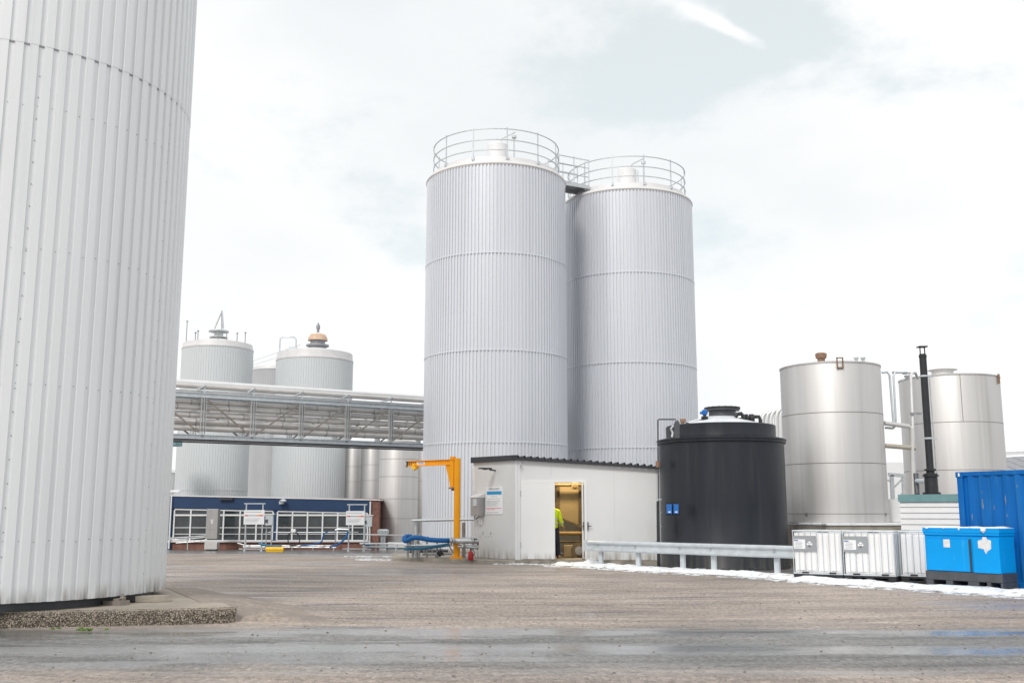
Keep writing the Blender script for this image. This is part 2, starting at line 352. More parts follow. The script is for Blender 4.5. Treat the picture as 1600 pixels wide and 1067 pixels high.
    def speck(sc, st, a, bb):
        mp = n.new('ShaderNodeMapping'); mp.inputs['Scale'].default_value = st; l.new(pos, mp.inputs[0])
        vv = n.new('ShaderNodeTexVoronoi'); vv.inputs['Scale'].default_value = sc; l.new(mp.outputs[0], vv.inputs['Vector']); ss = n.new('ShaderNodeSeparateColor'); l.new(vv.outputs['Color'], ss.inputs[0])
        return rng(ss.outputs[0], 0, 1, a, bb, False)
    s2_ = n.new('ShaderNodeVectorMath'); s2_.operation = 'SCALE'; l.new(sc.outputs[0], s2_.inputs[0]); l.new(mth('MULTIPLY', speck(30, (1, .5, 1), .84, 1.16), speck(13, (1, .6, 1), .95, 1.05)), s2_.inputs[3]); sc = s2_
    # wetness
    track = nz(.55, (.16, 2.6, 1), 7, .55, (2, 7, 0))
    def band(c, wd): return rng(mth('ABSOLUTE', mth('SUBTRACT', yb, c)), wd, wd * .3)
    wetb = mth('MAXIMUM', band(14.3, .55), band(12.55, .62))
    wet = mth('MULTIPLY', wetb, rng(track, .22, .38))
    wet = mth('MAXIMUM', wet, mth('MULTIPLY', rng(nz(.35, (.3, 2.2, 1), 7, .55, (4, 1, 0)), .52, .64), .75))
    wet = mth('MAXIMUM', wet, mth('MULTIPLY', far, .7))
    pud = rng(nz(.8, (.45, 1.7, 1), 5, .5, (6.3, 2.2, 0)), .56, .60)
    pud = mth('MULTIPLY', pud, mth('MAXIMUM', mth('MULTIPLY', road, rng(x, 1.5, -.5)), mth('MULTIPLY', far, .8)))
    pn = mth('MULTIPLY', mth('SUBTRACT', nz(1.6, (.7, 1.5, 1), 7, .6, (1, 2, 3)), .5), 2.6)
    for (ux, uy, ax, ay) in ((-3.55, 12.85, .34, .17), (-2.62, 13.15, .36, .17), (-2.6, 11.9, 1.7, .42), (-3.95, 12.1, .4, .16), (-5.6, 14.2, .8, .15), (-.4, 11.75, 1.3, .22), (-1.9, 14.6, 1.6, .14), (-3.4, 28.5, 1.9, 1.6), (-1.4, 26.3, 1.2, .7), (-6.3, 33, 1.4, 1.3), (1.05, 16.6, .3, .9), (.6, 29.5, 1.2, .5)):
        da = mth('DIVIDE', mth('SUBTRACT', x, ux), ax); db = mth('DIVIDE', mth('SUBTRACT', y, uy), ay)
        e = mth('ADD', mth('ADD', mth('MULTIPLY', da, da), mth('MULTIPLY', db, db)), pn)
        pud = mth('MAXIMUM', pud, mth('MULTIPLY', rng(e, 1.15, .75), .9 if uy < 14 else .45))
    dark = mix(mth('MULTIPLY', wet, .22), sc.outputs[0], (.07, .07, .075))
    dark = mix(mth('MULTIPLY', pud, .15), dark, (.10, .10, .10))
    l.new(dark, b.inputs['Base Color'])
    b.inputs['Coat IOR'].default_value = 1.75
    l.new(mth('MAXIMUM', mth('MULTIPLY', mth('MULTIPLY', wet, rng(x, 5.5, 1.5, .12, 1)), .95), pud), b.inputs['Coat Weight'])
    cro = mth('SUBTRACT', .32, mth('MULTIPLY', pud, .15)); l.new(cro, b.inputs['Coat Roughness'])
    bc = n.new('ShaderNodeBump'); bc.inputs['Distance'].default_value = .006; l.new(med, bc.inputs['Height']); l.new(mth('MULTIPLY', mth('SUBTRACT', 1, pud), .25), bc.inputs['Strength']); l.new(bc.outputs[0], b.inputs['Coat Normal'])
    ro = rng(wet, 0, 1, .85, .21, False)
    ro = mth('SUBTRACT', ro, mth('MULTIPLY', pud, .08)); ro = mth('MAXIMUM', ro, .16)
    l.new(ro, b.inputs['Roughness'])
    b.inputs['Specular IOR Level'].default_value = .5
    bp = n.new('ShaderNodeBump'); bp.inputs['Distance'].default_value = .012
    hgt = mth('ADD', mth('ADD', mth('MULTIPLY', fine, .7), mth('MULTIPLY', med, .6)), mth('MULTIPLY', peb, .6))
    l.new(hgt, bp.inputs['Height']); l.new(mth('MULTIPLY', mth('SUBTRACT', 1, mth('MULTIPLY', pud, .97)), rng(wet, 0, 1, .9, .055, False)), bp.inputs['Strength']); l.new(bp.outputs[0], b.inputs['Normal'])
    return m
def ground():
    mb = MB(); xs = [-900, -200, -60, -30, -15, 0, 15, 30, 60, 200, 900]
    ys = [-300, -60, -10, 0, 6, 10, 14, 18, 24, 30, 36] + [38 + i for i in range(17)] + [60, 80, 150, 400, 2500]
    vs = [(x, y, gz(y)) for y in ys for x in xs]; n = len(xs)
    mb.add(vs, [(j * n + i, j * n + i + 1, (j + 1) * n + i + 1, (j + 1) * n + i) for j in range(len(ys) - 1) for i in range(n - 1)], True)
    o = mb.build('ground', ground_material()); tag(o, kind='structure')
ground()

# ================================================================== corrugated silos
def corr(mb, c, R, z0, z1, n, dep, out=.5, slope=.14, ph=0):
    pts = []
    for k in range(n):
        a0 = (k + ph) / n * 2 * PI; st = 2 * PI / n
        for f, r in ((0, R), (out, R), (out + slope, R - dep), (1 - slope, R - dep)):
            pts.append((c[0] + r * math.cos(a0 + f * st), c[1] + r * math.sin(a0 + f * st)))
    m = len(pts)
    mb.add([(p[0], p[1], z0) for p in pts] + [(p[0], p[1], z1) for p in pts], [(i, (i + 1) % m, m + (i + 1) % m, m + i) for i in range(m)])
def ring(mb, R0, R1, z0, z1, n=96):
    mb.lathe((0, 0, 0), [(R0, z0), (R1, z0), (R1, z1), (R0, z1), (R0, z0)], n, True, False)

def tall_silo(label, c, zb):
    R = 2.88; n = 126
    t = thing('tall_silo', label, 'silo', (c[0], c[1], zb), 0, 'tall corrugated silos with roof railings')
    k = -zb; seams = [4.18 + k, 7.65 + k, 11.42 + k]; top = 14.93 + k
    zs = [.25] + seams + [top]
    w_ = MB()
    for i in range(len(zs) - 1): corr(w_, (0, 0), R - (.004 if i % 2 else 0), zs[i], zs[i + 1] - (.0 if i == 3 else .03), n, .042, .50, .07, ph=i * .17)
    w_.lathe((0, 0, 0), [(R - .06, .2), (R - .06, top - .05)], 72, True, False)
    w_.build('wall', M['silo'], t)
    for z in seams:
        b = MB(); ring(b, R - .04, R + .010, z - .03, z + .008); b.build('seam_band', M['silo'], t)
    p = MB(); p.lathe((0, 0, 0), [(R + .2, 0), (R + .2, .2), (R - .1, .26)], 48); p.build('plinth', M['concrete'], t)
    r = MB(); r.lathe((0, 0, top), [(R - .05, -.04), (R + .02, .02), (R + .03, .05), (R - .02, .15), (2.62, .22), (2.58, .42), (1.2, .78), (0, .95)], 96); r.build('roof', M['cap'], t)
    # manhole turret with davit
    q = MB(); q.lathe((.05, 0, top), [(.42, .7), (.42, 1.80), (.36, 1.86), (0, 1.9)], 28); tu = q.build('turret', M['white'], t)
    q = MB(); q.tube([(.15, -.3, top + 1.8), (.25, -.3, top + 2.0), (.8, -.3, top + 2.28)], .025, 6); q.tube([(.75, -.35, top + .5), (.75, -.35, top + 2.1)], .03, 6); q.cyl((.75, -.35, top + 2.0), (.75, -.35, top + 2.1), .1, 8)
    q.cyl((.48, -.45, top + .5), (.48, -.45, top + 1.65), .02, 6); q.build('davit', M['galv'], t)
    rr = 2.6
    for z in (.62 + .06, 1.10, 1.55):
        g = MB(); g.tube([(rr * math.cos(a), rr * math.sin(a), top + z) for a in [2 * PI * j / 96 for j in range(97)]], .024, 6, False); g.build('handrail', M['galv'], t)
    for j in range(12):
        a = 2 * PI * (j + .35) / 12
        g = MB(); g.beam((rr * math.cos(a), rr * math.sin(a), top + .2), (rr * math.cos(a), rr * math.sin(a), top + 1.62), .05, .03, (math.cos(a), math.sin(a), 0)); g.box((rr * math.cos(a), rr * math.sin(a), top + .36), (.12, .12, .12), a)
        g.build('railing_post', M['galvl'], t)
    return t
c1 = (-.66, 40.98); c2 = (5.12, 44.15)
tall_silo('nearer left one of two tall corrugated silos, directly behind the white machine shed', c1, .0)
tall_silo('right one of two tall corrugated silos, rising behind the shed roof and black tank', c2, -.12)

# catwalk between the two roofs
t = thing('catwalk', 'small railed steel catwalk bridging the roofs of the two tall silos', 'walkway', (2.2, 42.55, 14.95))
d = Vector((c2[0] - c1[0], c2[1] - c1[1], 0)).normalized(); s_ = Vector((-d.y, d.x, 0)); mid = Vector((2.42, 42.2, 15.4))
a, b = mid - d * .75, mid + d * .75
g = MB(); g.beam(a + Vector((0, 0, -.03)), b + Vector((0, 0, -.03)), .9, .05); g.build('deck', M['grey'], t, True)
for sg in (-1, 1):
    o_ = s_ * .45 * sg
    g = MB(); g.beam(a + o_ + Vector((0, 0, -.1)), b + o_ + Vector((0, 0, -.1)), .06, .16); g.build('side_beam', M['galv'], t, True)
    for z in (.35, .75, 1.1):
        g = MB(); g.tube([a + o_ + Vector((0, 0, z)), b + o_ + Vector((0, 0, z))], .022, 6); g.build('handrail', M['galv'], t, True)
    for e in (a, (a + b) / 2, b):
        g = MB(); g.tube([e + o_ + Vector((0, 0, -.1)), e + o_ + Vector((0, 0, 1.15))], .026, 6); g.build('post', M['galvl'], t, True)

# the near silo on the left
def near_silo():
    cx, cy, R, zb = -8.673, 17.093, 2.878, .34
    t = thing('large_silo', 'huge ribbed silo filling the left edge, weathered grey cladding on a concrete slab', 'silo', (cx, cy, zb - .1))
    w_ = MB(); n = 88; o = .1
    corr(w_, (0, 0), R, o, 8.63 - zb + o, n, .032, .56, .06)
    corr(w_, (0, 0), R + .004, 8.60 - zb + o, 16.5, n, .032, .56, .06, .03)
    w_.lathe((0, 0, 0), [(R - .07, o + .02), (R - .07, 16.4)], 72, True, False)
    nw = len(w_.f)
    s2 = MB(); z = 8.63 - zb + o
    ring(s2, R - .05, R - .016, z - .045, z - .02, 96); s2.build('seam_shade_ring', M['grey'], t)  # grey ring imitating the shadow gap below the sheet lap
    sk = MB(); sk.lathe((0, 0, 0), [(R - .22, -.1), (R - .22, o + .03)], 64, True, False); sk.build('base_ring', M['darkgrey'], t)
    rf = MB(); rf.lathe((0, 0, 16.4), [(R + .03, 0), (R + .03, .15), (2.5, .4), (0, .9)], 72); rf.build('roof', M['cap'], t)
    # screws: rows on the ribs
    sc = MB(); cnt = 0
    def screw(a, z_, r=.009, RR=R - .034):
        nonlocal cnt
        p = Vector((RR * math.cos(a), RR * math.sin(a), z_)); nrm = Vector((math.cos(a), math.sin(a), 0))
        sc.tube([p, p + nrm * .012], r, 6); cnt += 1
    st = 2 * PI / n
    lo = int((math.radians(-95) % (2 * PI)) / st)
    for k in range(lo, lo + 38):
        a = (k + .80) * st
        for z_ in (.95, 3.2, 5.2, 7.4): screw(a, z_ + random.uniform(-.02, .02), .0055)
    for k in (lo + 9, lo + 21, lo + 31):
        a = (k + .80) * st; z_ = .4
        while z_ < 8.2: screw(a, z_, .0075); z_ += .34
    w_.add(sc.v, sc.f); wo = w_.build('wall', M['bigsilo'], t); wo.data.materials.append(M['darkgrey'])
    for p_ in wo.data.polygons[nw:]: p_.material_index = 1
    for ang in (-63, -22, -100):
        a = math.radians(ang); p = Vector(((R - .1) * math.cos(a), (R - .1) * math.sin(a), 0)); nr = Vector((math.cos(a), math.sin(a), 0))
        f = MB(); f.box(p + nr * .08 + Vector((0, 0, -.03)), (.34, .2, .14), a); f.box(p + nr * .14 + Vector((0, 0, .05)), (.1, .16, .04), a); f.cyl(p + nr * .2 + Vector((0, 0, .03)), p + nr * .2 + Vector((0, 0, .14)), .022, 8); f.cyl(p + nr * .2 + Vector((0, 0, .07)), p + nr * .2 + Vector((0, 0, .10)), .045, 6)
        f.build('anchor_foot', M['rustbr'], t)
near_silo()
def agg_mat():
    m = mat('exposed aggregate', (.40, .34, .27), .9, 0, .25, 14, bump=0)
    nt = m.node_tree; n, l = nt.nodes, nt.links; b = n['Principled BSDF']
    t = n.new('ShaderNodeTexCoord'); v = n.new('ShaderNodeTexVoronoi'); v.inputs['Scale'].default_value = 48; l.new(t.outputs['Object'], v.inputs['Vector'])
    r = n.new('ShaderNodeValToRGB'); l.new(v.outputs['Distance'], r.inputs[0])
    r.color_ramp.elements[0].color = (.72, .62, .50, 1); r.color_ramp.elements[0].position = .2; r.color_ramp.elements[1].color = (.16, .135, .105, 1); r.color_ramp.elements[1].position = .62
    h = n.new('ShaderNodeMix'); h.data_type = 'RGBA'; h.blend_type = 'MULTIPLY'; h.inputs[0].default_value = .7; sc_ = n.new('ShaderNodeSeparateColor'); l.new(v.outputs['Color'], sc_.inputs[0]); cm = n.new('ShaderNodeCombineColor'); [l.new(sc_.outputs[0], cm.inputs[q]) for q in range(3)]; l.new(r.outputs[0], h.inputs[6]); l.new(cm.outputs[0], h.inputs[7])
    l.new(h.outputs[2], b.inputs['Base Color'])
    bp = n.new('ShaderNodeBump'); bp.inputs['Strength'].default_value = 1; bp.inputs['Distance'].default_value = .03; bp.invert = True; l.new(v.outputs['Distance'], bp.inputs['Height']); l.new(bp.outputs[0], b.inputs['Normal'])
    return m
def slab():
    A = xy(372, 15.5); B = xy(270, 20.3); Fl = (-14.0, 13.55)
    t = thing('concrete_slab', 'low concrete slab with pebbly exposed aggregate edge under the huge left silo', 'slab', (-8, 16, 0))
    # wobbly front outline
    n = 90; top = []; 
    for i in range(n + 1):
        f = i / n; x = Fl[0] + (A[0] - Fl[0]) * f; y = Fl[1] + (A[1] - Fl[1]) * f
        y += .035 * mnoise.noise(Vector((x * 3, 0, 0))) + .02 * mnoise.noise(Vector((x * 11, 3, 0)))
        if f > .96: y += (f - .96) ** 2 * 120
        top.append((x, y))
    side = []
    for i in range(1, 20):
        f = i / 20; x = A[0] + (B[0] - A[0]) * f + .06 * mnoise.noise(Vector((f * 9, 9, 0))); y = A[1] + .1 + (B[1] - A[1]) * f; side.append((x, y))
    poly = top + side + [B, (-14, 21.5)]
    m = MB(); m.prism(poly, -.1, .21); m.build('slab_top', mat('slab concrete', (.40, .345, .285), .85, 0, .18, 2.5, bump=.7, bscale=40, col2=(.29, .26, .22), c2=(.45, .65), c2scale=1.2), t, True)
    # rough stony edge: a strip of bumpy geometry in front of the slab face
    e = MB(); rows = 7; vs = []
    for i in range(6 * n + 1):
        f = i / (6 * n); j = min(n - 1, int(f * n)); g = f * n - j
        x = top[j][0] + (top[j + 1][0] - top[j][0]) * g; y = top[j][1] + (top[j + 1][1] - top[j][1]) * g
        hh = .225 - (.03 if f > .97 else 0)
        for r in range(rows):
            q = r / (rows - 1); z = -.02 + hh * q
            o = .045 + .05 * (1 - q) + .028 * mnoise.noise(Vector((x * 16, z * 22, 1))) + .02 * mnoise.noise(Vector((x * 40, z * 40, 5)))
            if r == rows - 1: o = -.03; z = .218
            vs.append((x, y - o, z + .008 * mnoise.noise(Vector((x * 20, z * 9, 7)))))
    e.add(vs, [(i * rows + r, (i + 1) * rows + r, (i + 1) * rows + r + 1, i * rows + r + 1) for i in range(6 * n) for r in range(rows - 1)], True)
    e.build('aggregate_edge', agg_mat(), t, True)
    rp = MB(); nn = 30; mm = 10; vs = []
    for i in range(nn + 1):
        f = i / nn; ax = A[0] - .35 + (B[0] - A[0]) * f; ay = A[1] + .12 + (B[1] + .2 - A[1]) * f
        for j in range(mm + 1):
            q = j / mm; wd_ = 1.6 + .5 * mnoise.noise(Vector((f * 3, 1, 1))); h_ = .216 * (1 - (3 * q * q - 2 * q ** 3)) * min(1, f * 7) * min(1, (1 - f) * 5 + .02) - .02 * (i in (0, nn))
            vs.append((ax + q * wd_ + .35 * (q > 0), ay + .25 * q * (1 - f) + .02 * mnoise.noise(Vector((f * 30, q * 9, 0))), h_ + .012 * mnoise.noise(Vector((ax * 5 + q * 8, ay * 5, 0))) * (0 < j < mm) - (.01 if j == mm else 0)))
    rp.add(vs, [(i * (mm + 1) + j, i * (mm + 1) + j + 1, (i + 1) * (mm + 1) + j + 1, (i + 1) * (mm + 1) + j) for i in range(nn) for j in range(mm)], True)
    tag(rp.build('gravel_ramp', mat('packed gravel', (.36, .30, .25), .9, 0, .35, 14, bump=.8, bscale=60, col2=(.27, .235, .21), c2=(.4, .6), c2scale=1.5), None), kind='structure')
    bl = MB(); p = at(238, 930, 16.6); bl.box((p.x, p.y, .26), (.5, .22, .09), .35); tag(bl.build('timber_block', M['concrete']), 'flat wooden packing block by the foot of the huge left silo', 'block')
    ms = MB(); p = at(130, 975, 14.35); 
    for i in range(12):
        q = (p.x + random.gauss(0, .14), p.y - .05 + random.gauss(0, .02), .015 + random.random() * .03); ms.lathe(q, [(.03, 0), (.025, .018), (0, .026)], 7)
    tag(ms.build('moss_tuft', M['moss']), 'small green moss tuft at the foot of the pebbly slab edge', 'moss', kind='stuff')
slab()

# ================================================================== pale tanks behind
def pale_tank(label, px1, px2, py, R, ztop, zb, rim, nr, m, seams=(), group=None):
    c_, s2 = math.cos(PITCH), math.sin(PITCH)
    def az(px):
        b_ = (533.5 - py) / F; return math.atan2((px - 800) / F, c_ - b_ * s2)
    A, B = az(px1), az(px2); h = (B - A) / 2; D = R / math.sin(h); mm = (A + B) / 2
    c = (D * math.sin(mm), D * math.cos(mm))
    t = thing('storage_tank', label, 'tank', (c[0], c[1], zb), 0, group)
    w_ = MB(); corr(w_, (0, 0), R, 0, ztop - zb, nr, .025, .55); w_.lathe((0, 0, 0), [(R - .05, 0), (R - .05, ztop - zb)], 48, True, False); w_.build('wall', m, t)
    r = MB(); H = ztop - zb; r.lathe((0, 0, H), [(R + .02, -.02), (R + .03, .06), (R - .02, .08), (R - .06, rim), (R * .8, rim + .12), (0, rim + .5)], 64); r.build('roof', M['cap'], t)
    for z in seams:
        b = MB(); ring(b, R - .03, R + .015, z - zb - .03, z - zb + .03, 64); b.build('seam_band', m, t)
    return t, c, H
t, c, H = pale_tank('pale green corrugated tank behind the pipe bridge, leftmost, with small masts on its roof', 281, 394, 600, 2.3, 12.2, -.4, .38, 84, M['pale'], (3.0, 6.3), 'pale tanks behind the pipe bridge')
v = MB(); v.lathe((0, 0, H + .5), [(.3, 0), (.3, .3), (.6, .36), (.6, .42), (.3, .46), (.3, .7), (.66, .76), (.66, .84), (.3, .9)], 24); v.build('roof_vent', M['galv'], t)
v = MB(); v.tube([(-.3, 0, H + 1.5), (.15, 0, H + 2.7)], .05, 6); v.tube([(.3, 0, H + 1.5), (.15, 0, H + 2.7)], .05, 6); v.tube([(.1, .3, H + 1.5), (.15, 0, H + 2.7)], .05, 6); v.build('vent_tripod', M['galv'], t)
for a_, h_ in ((-2.6, 1.5), (-1.95, .7), (-1.3, .7), (-1.05, .65), (-.7, .65), (-2.05, .6), (-.35, .8)):
    v = MB(); x_, y_ = 2.1 * math.cos(a_), 2.1 * math.sin(a_); v.tube([(x_, y_, H + .3), (x_, y_, H + .3 + h_)], .03, 6); v.box((x_, y_, H + .3 + h_), (.12, .12, .06)); v.build('roof_mast', M['grey'], t)
t, c, H = pale_tank('pale green corrugated tank with orange mushroom vent on its roof behind the pipe bridge', 430, 551, 600, 2.6, 11.75, -.4, .55, 96, M['pale'], (6.0,), 'pale tanks behind the pipe bridge')
v = MB(); v.lathe((.15, 0, H + .7), [(.6, 0), (.6, .35), (.78, .4), (.78, .5), (.5, .55), (.5, .8)], 24); v.build('vent_neck', M['grey'], t)
v = MB(); v.lathe((.15, 0, H + 1.5), [(.68, 0), (.64, .22), (.5, .42), (.2, .5), (0, .52)], 28); v.build('vent_cap', mat('orange cap', (.62, .44, .31), .6, 0, .15, 4), t)
v = MB(); v.tube([(.15, 0, H + 2.1), (.15, 0, H + 2.75)], [.1, .05], 8); v.lathe((.15, 0, H + 2.3), [(.12, 0), (.14, .15), (.12, .3)], 10); v.build('vent_tip', M['grey'], t)
v = MB(); v.tube([(-2.25, -.9, H + .1), (-2.25, -.9, H + 1.45), (-2.1, -.9, H + 1.6), (-1.3, -.9, H + 1.6), (-1.15, -.9, H + 1.45), (-1.15, -.9, H + .8)], .05, 8); v.box((-1.4, -.6, H + .7), (.5, .4, .5)); v.build('roof_pipe', M['galvl'], t)
t, c, H = pale_tank('grey corrugated tank standing between and behind the two pale green tanks', 392, 462, 640, 2.0, 14.4, -.4, .3, 80, M['darkclad'])
v = MB(); v.tube([(-1.9, -.6, 0), (-1.9, -.6, H + .9)], .05, 6); v.tube([(-1.9, -.6, H + .9), (2.4, -.6, H + 2.4)], .03, 6); v.tube([(-1.9, -.6, H + .5), (2.4, -.6, H + 1.9)], .03, 6); v.build('roof_railing', M['galvl'], t)
pale_tank('narrow cream tank half hidden behind the edge of the huge left silo', 236, 278, 740, 1.1, 4.9, -.4, .15, 40, M['cap'])
g = MB(); p = at(262, 690, 62); g.box((p.x, p.y, p.z / 2 - .4), (.5, .5, p.z - .2)); g.box((p.x, p.y, p.z), (1.4, 1.2, .5)); g.box((p.x, p.y, p.z + .3), (1.6, 1.4, .1)); tag(g.build('pump_tower', M['teal']), 'teal boxed tower just showing beside the huge left silo', 'tower')

# ================================================================== stainless tanks
def steel_tank(label, c, R, zb, zt, seams, m=None, group=None, legs=False):
    t = thing('stainless_tank', label, 'tank', (c[0], c[1], zb), 0, group); m = m or M['steel']; H = zt - zb
    w_ = MB(); w_.lathe((0, 0, 0), [(R - .03, 0), (R, .02), (R, H - .02), (R - .01, H)], 96); w_.build('wall', m, t)
    r = MB(); r.lathe((0, 0, H), [(R + .015, -.035), (R + .018, .01), (R - .05, .03), (R * .6, .12), (0, .22)], 96); r.build('roof', M['steeld'] if m is not M['steel'] else M['steel'], t)
    for z in seams:
        b = MB(); ring(b, R - .01, R + .004, z - zb - .011, z - zb + .011, 96); b.build('weld_seam', M['weld'], t)
    return t, H
cs1 = (10.55, 33.72); R1 = 1.60
t, H = steel_tank('tall plain stainless tank with a rusty vent on top, standing on the concrete plinth', cs1, R1, 1.26, 6.31, (4.71, 3.12, 1.55), group='stainless tanks on the right')
def dirto(c, px, extra=0):    # direction angle of the surface point of a tank seen at pixel column px
    x, y = xy(px, c[1]); return math.acos(max(-1, min(1, (x - c[0]) / 1.62))) * -1
v = MB(); v.lathe((-.35, -.3, H + .05), [(.12, 0), (.12, .22), (.17, .25), (.19, .38), (.14, .42), (0, .44)], 16); v.build('rusty_vent', M['rust'], t)
v = MB(); a = math.radians(-96); p = Vector((R1 * math.cos(a), R1 * math.sin(a), H)); 
for s1 in (-.09, .09): v.box(p + Vector((s1, -.04, -.05)), (.03, .05, .34))
v.box(p + Vector((0, -.04, .11)), (.21, .05, .03)); v.box(p + Vector((0, -.04, -.2)), (.21, .04, .03)); v.build('lifting_lug', M['rust'], t)
for dx in (.5, .72):
    v = MB(); v.lathe((dx, -1.2, H), [(.05, 0), (.05, .14), (.08, .14), (.08, .19), (0, .2)], 10); v.build('roof_nozzle', M['galv'], t)
for px in (1246, 1366):
    a = dirto(cs1, px); v = MB(); p = Vector((R1 * math.cos(a), R1 * math.sin(a), .27)); v.box(p, (.1, .03, .1), a + PI / 2); v.build('earth_lug', M['weld'], t)
cs2 = (16.79, 39.12)
t, H = steel_tank('wide stainless tank at far right behind the blue shipping container, with black flue in front', cs2, 1.8, .2, 6.62, (4.86, 3.12), group='stainless tanks on the right')
a = -1.75; v = MB(); v.box((1.803 * math.cos(a), 1.803 * math.sin(a), 5.55), (.02, .012, 1.75), a + PI / 2); v.build('vertical_seam', M['weld'], t)
v = MB(); v.box((1.35, -1.25, H - .12), (.08, .06, .36), .8); v.build('lifting_lug', M['rust'], t)
v = MB(); v.lathe((-.2, 0, H + .1), [(.4, 0), (.4, .25), (.55, .27), (.2, .36), (0, .38)], 20); v.build('manhole', M['cap'], t)
# left group of stainless tanks
def px_tank(px1, px2, py, R):
    c_, s2 = math.cos(PITCH), math.sin(PITCH); b_ = (533.5 - py) / F
    A, B = [math.atan2((q - 800) / F, c_ - b_ * s2) for q in (px1, px2)]; h = (B - A) / 2; D = R / math.sin(h); mm = (A + B) / 2
    return (D * math.sin(mm), D * math.cos(mm))
for lab, p1, p2, R, zt, mm in (('bright stainless tank standing on the ground beside the brick end of the blue building', 592, 653, 1.12, 5.6, M['steel']),
                              ('dull stainless tank behind the right end of the blue building roof', 563, 604, .84, 5.9, M['steeld']),
                              ('dull stainless tank touching the big pale tank above the blue building roof', 536, 570, .72, 6.1, M['steeld']),
                              ('dark stainless tank half hidden behind the left flank of the nearer tall silo', 645, 690, .95, 5.9, M['steeld'])):
    c = px_tank(p1, p2, 760, R); zb = -.05
    t, H = steel_tank(lab, c, R, zb, zt, (.35 + .9, 2.35, 3.6, 4.6), mm, 'stainless tanks behind the blue building')
    for k in range(4):
        a = PI / 4 + k * PI / 2; v = MB(); v.tube([((R - .15) * math.cos(a), (R - .15) * math.sin(a), -.35), ((R - .15) * math.cos(a), (R - .15) * math.sin(a), .05)], .07, 8); v.build('leg', M['galv'], t)

# ================================================================== black tank
cb = (6.30, 31.0)
t = thing('black_tank', 'wide black plastic tank with flanged lid and pipework behind the guard rail', 'tank', (cb[0], cb[1], 0))
RB = 1.86
w_ = MB(); w_.lathe((0, 0, 0), [(RB + .03, 0), (RB + .03, .06), (RB, .1), (RB - .005, 1.8), (RB - .01, 3.62)], 96); w_.build('wall', M['black'], t)
w_ = MB(); w_.lathe((0, 0, 3.60), [(RB, 0), (RB + .05, .015), (RB + .05, .05), (RB + .03, .055), (RB + .03, .085), (RB + .06, .09), (RB + .06, .13), (1.66, .2)], 96); w_.build('rim', M['black'], t)
w_ = MB(); w_.lathe((0, 0, 3.78), [(1.64, 0), (1.63, .03), (1.63, .36), (1.60, .38), (1.56, .36)], 96, cap=False); w_.build('upper_band', M['black'], t)
w_ = MB(); w_.lathe((0, 0, 4.1), [(1.58, 0), (1.1, .16), (.5, .34), (0, .36)], 64); w_.build('dome', mat('snow dusted lid', (.72, .74, .77), .5, 0, .08, 2), t)
w_ = MB(); w_.lathe((.08, 0, 4.34), [(.42, 0), (.40, .28), (.52, .29), (.52, .35), (.3, .4), (0, .41)], 40); w_.build('manhole_neck', M['darkgrey'], t)
w_ = MB(); w_.lathe((.08, -0, 4.68), [(.54, 0), (.54, .05), (.0, .06)], 40)
for k in range(16): a = k * PI / 8; w_.cyl((.08 + .48 * math.cos(a), .48 * math.sin(a), 4.64), (.08 + .48 * math.cos(a), .48 * math.sin(a), 4.745), .014, 6)
w_.build('flange', M['blackp'], t)
def T(name, pts, r, m, par, n=10):
    g = MB(); g.tube([at(*p) for p in pts], r, n); return g.build(name, m, par, True)
def bolt_flange(g, p, ax, r):
    p = Vector(p); ax = Vector(ax); g.tube([p - ax * .03, p + ax * .03], r, 14)
yq = 30.3
T('vent_pipe', [(1149, 651, yq), (1152, 647, yq), (1158, 646, yq), (1161, 650, yq), (1161, 656, yq)], .06, M['blackp'], t)
T('outlet_pipe', [(1149, 657, yq), (1160, 655, yq), (1170, 653, yq), (1178, 651, yq), (1186, 651, yq), (1188, 656, yq), (1188, 664, yq)], .055, M['blackp'], t)
g = MB()
for px in (1162, 1167, 1173, 1176): p = at(px, 653.5, yq); bolt_flange(g, p, (1, 0, .1), .13)
for px, py in ((1169, 662), (1188, 662)): p = at(px, py, yq); bolt_flange(g, p, (0, 0, 1), .11)
g.tube([at(1169, 653, yq), at(1169, 668, yq)], .06, 10); g.build('pipe_flange', M['blackp'], t, True)
T('transfer_pipe', [(1110, 664, yq), (1098, 661, yq), (1084, 666, yq), (1070, 668, yq)], .06, M['blackp'], t)
T('transfer_pipe', [(1150, 657, yq), (1158, 661, yq), (1178, 661, yq), (1190, 668, yq)], .05, M['blackp'], t)
T('inlet_pipe', [(1071, 662, yq), (1078, 663, yq), (1088, 660, yq), (1100, 657, yq)], .05, M['blackp'], t)
g = MB(); g.tube([at(1067, 660, yq), at(1067, 668, yq)], .05, 8); p = at(1067, 657, yq); g.box(p, (.16, .1, .1)); g.build('orange_valve', M['rust'], t, True)
g = MB(); g.tube([at(1101, 648, yq), at(1101, 668, yq)], .045, 8); bolt_flange(g, at(1101, 656, yq), (0, 0, 1), .12); bolt_flange(g, at(1101, 652, yq), (0, 0, 1), .1); g.build('sensor_pipe', M['blackp'], t, True)
g = MB(); p = at(1101, 645, yq); g.lathe(p + Vector((0, 0, -.07)), [(.06, 0), (.09, .04), (.09, .13), (.05, .17), (0, .18)], 14); g.tube([p + Vector((-.14, 0, 0)), p], .04, 8); g.build('level_sensor', M['bluebox'], t, True)
g = MB(); yf = 29.6; A = at(1053, 686, yf)
g.plate([at(1054, 684, yf), at(1062, 684, yf), at(1062, 661, yf), at(1059, 656, yf), at(1055, 658, yf), at(1053, 664, yf)], (0, 1, 0), .06); g.build('lifting_bracket', M['darkgrey'], t, True)
g = MB(); g.tube([at(1052, 665, 29.55), at(1048, 670, 29.5), at(1051, 676, 29.5), at(1050, 683, 29.45)], .03, 8); g.build('hook', M['galv'], t, True)
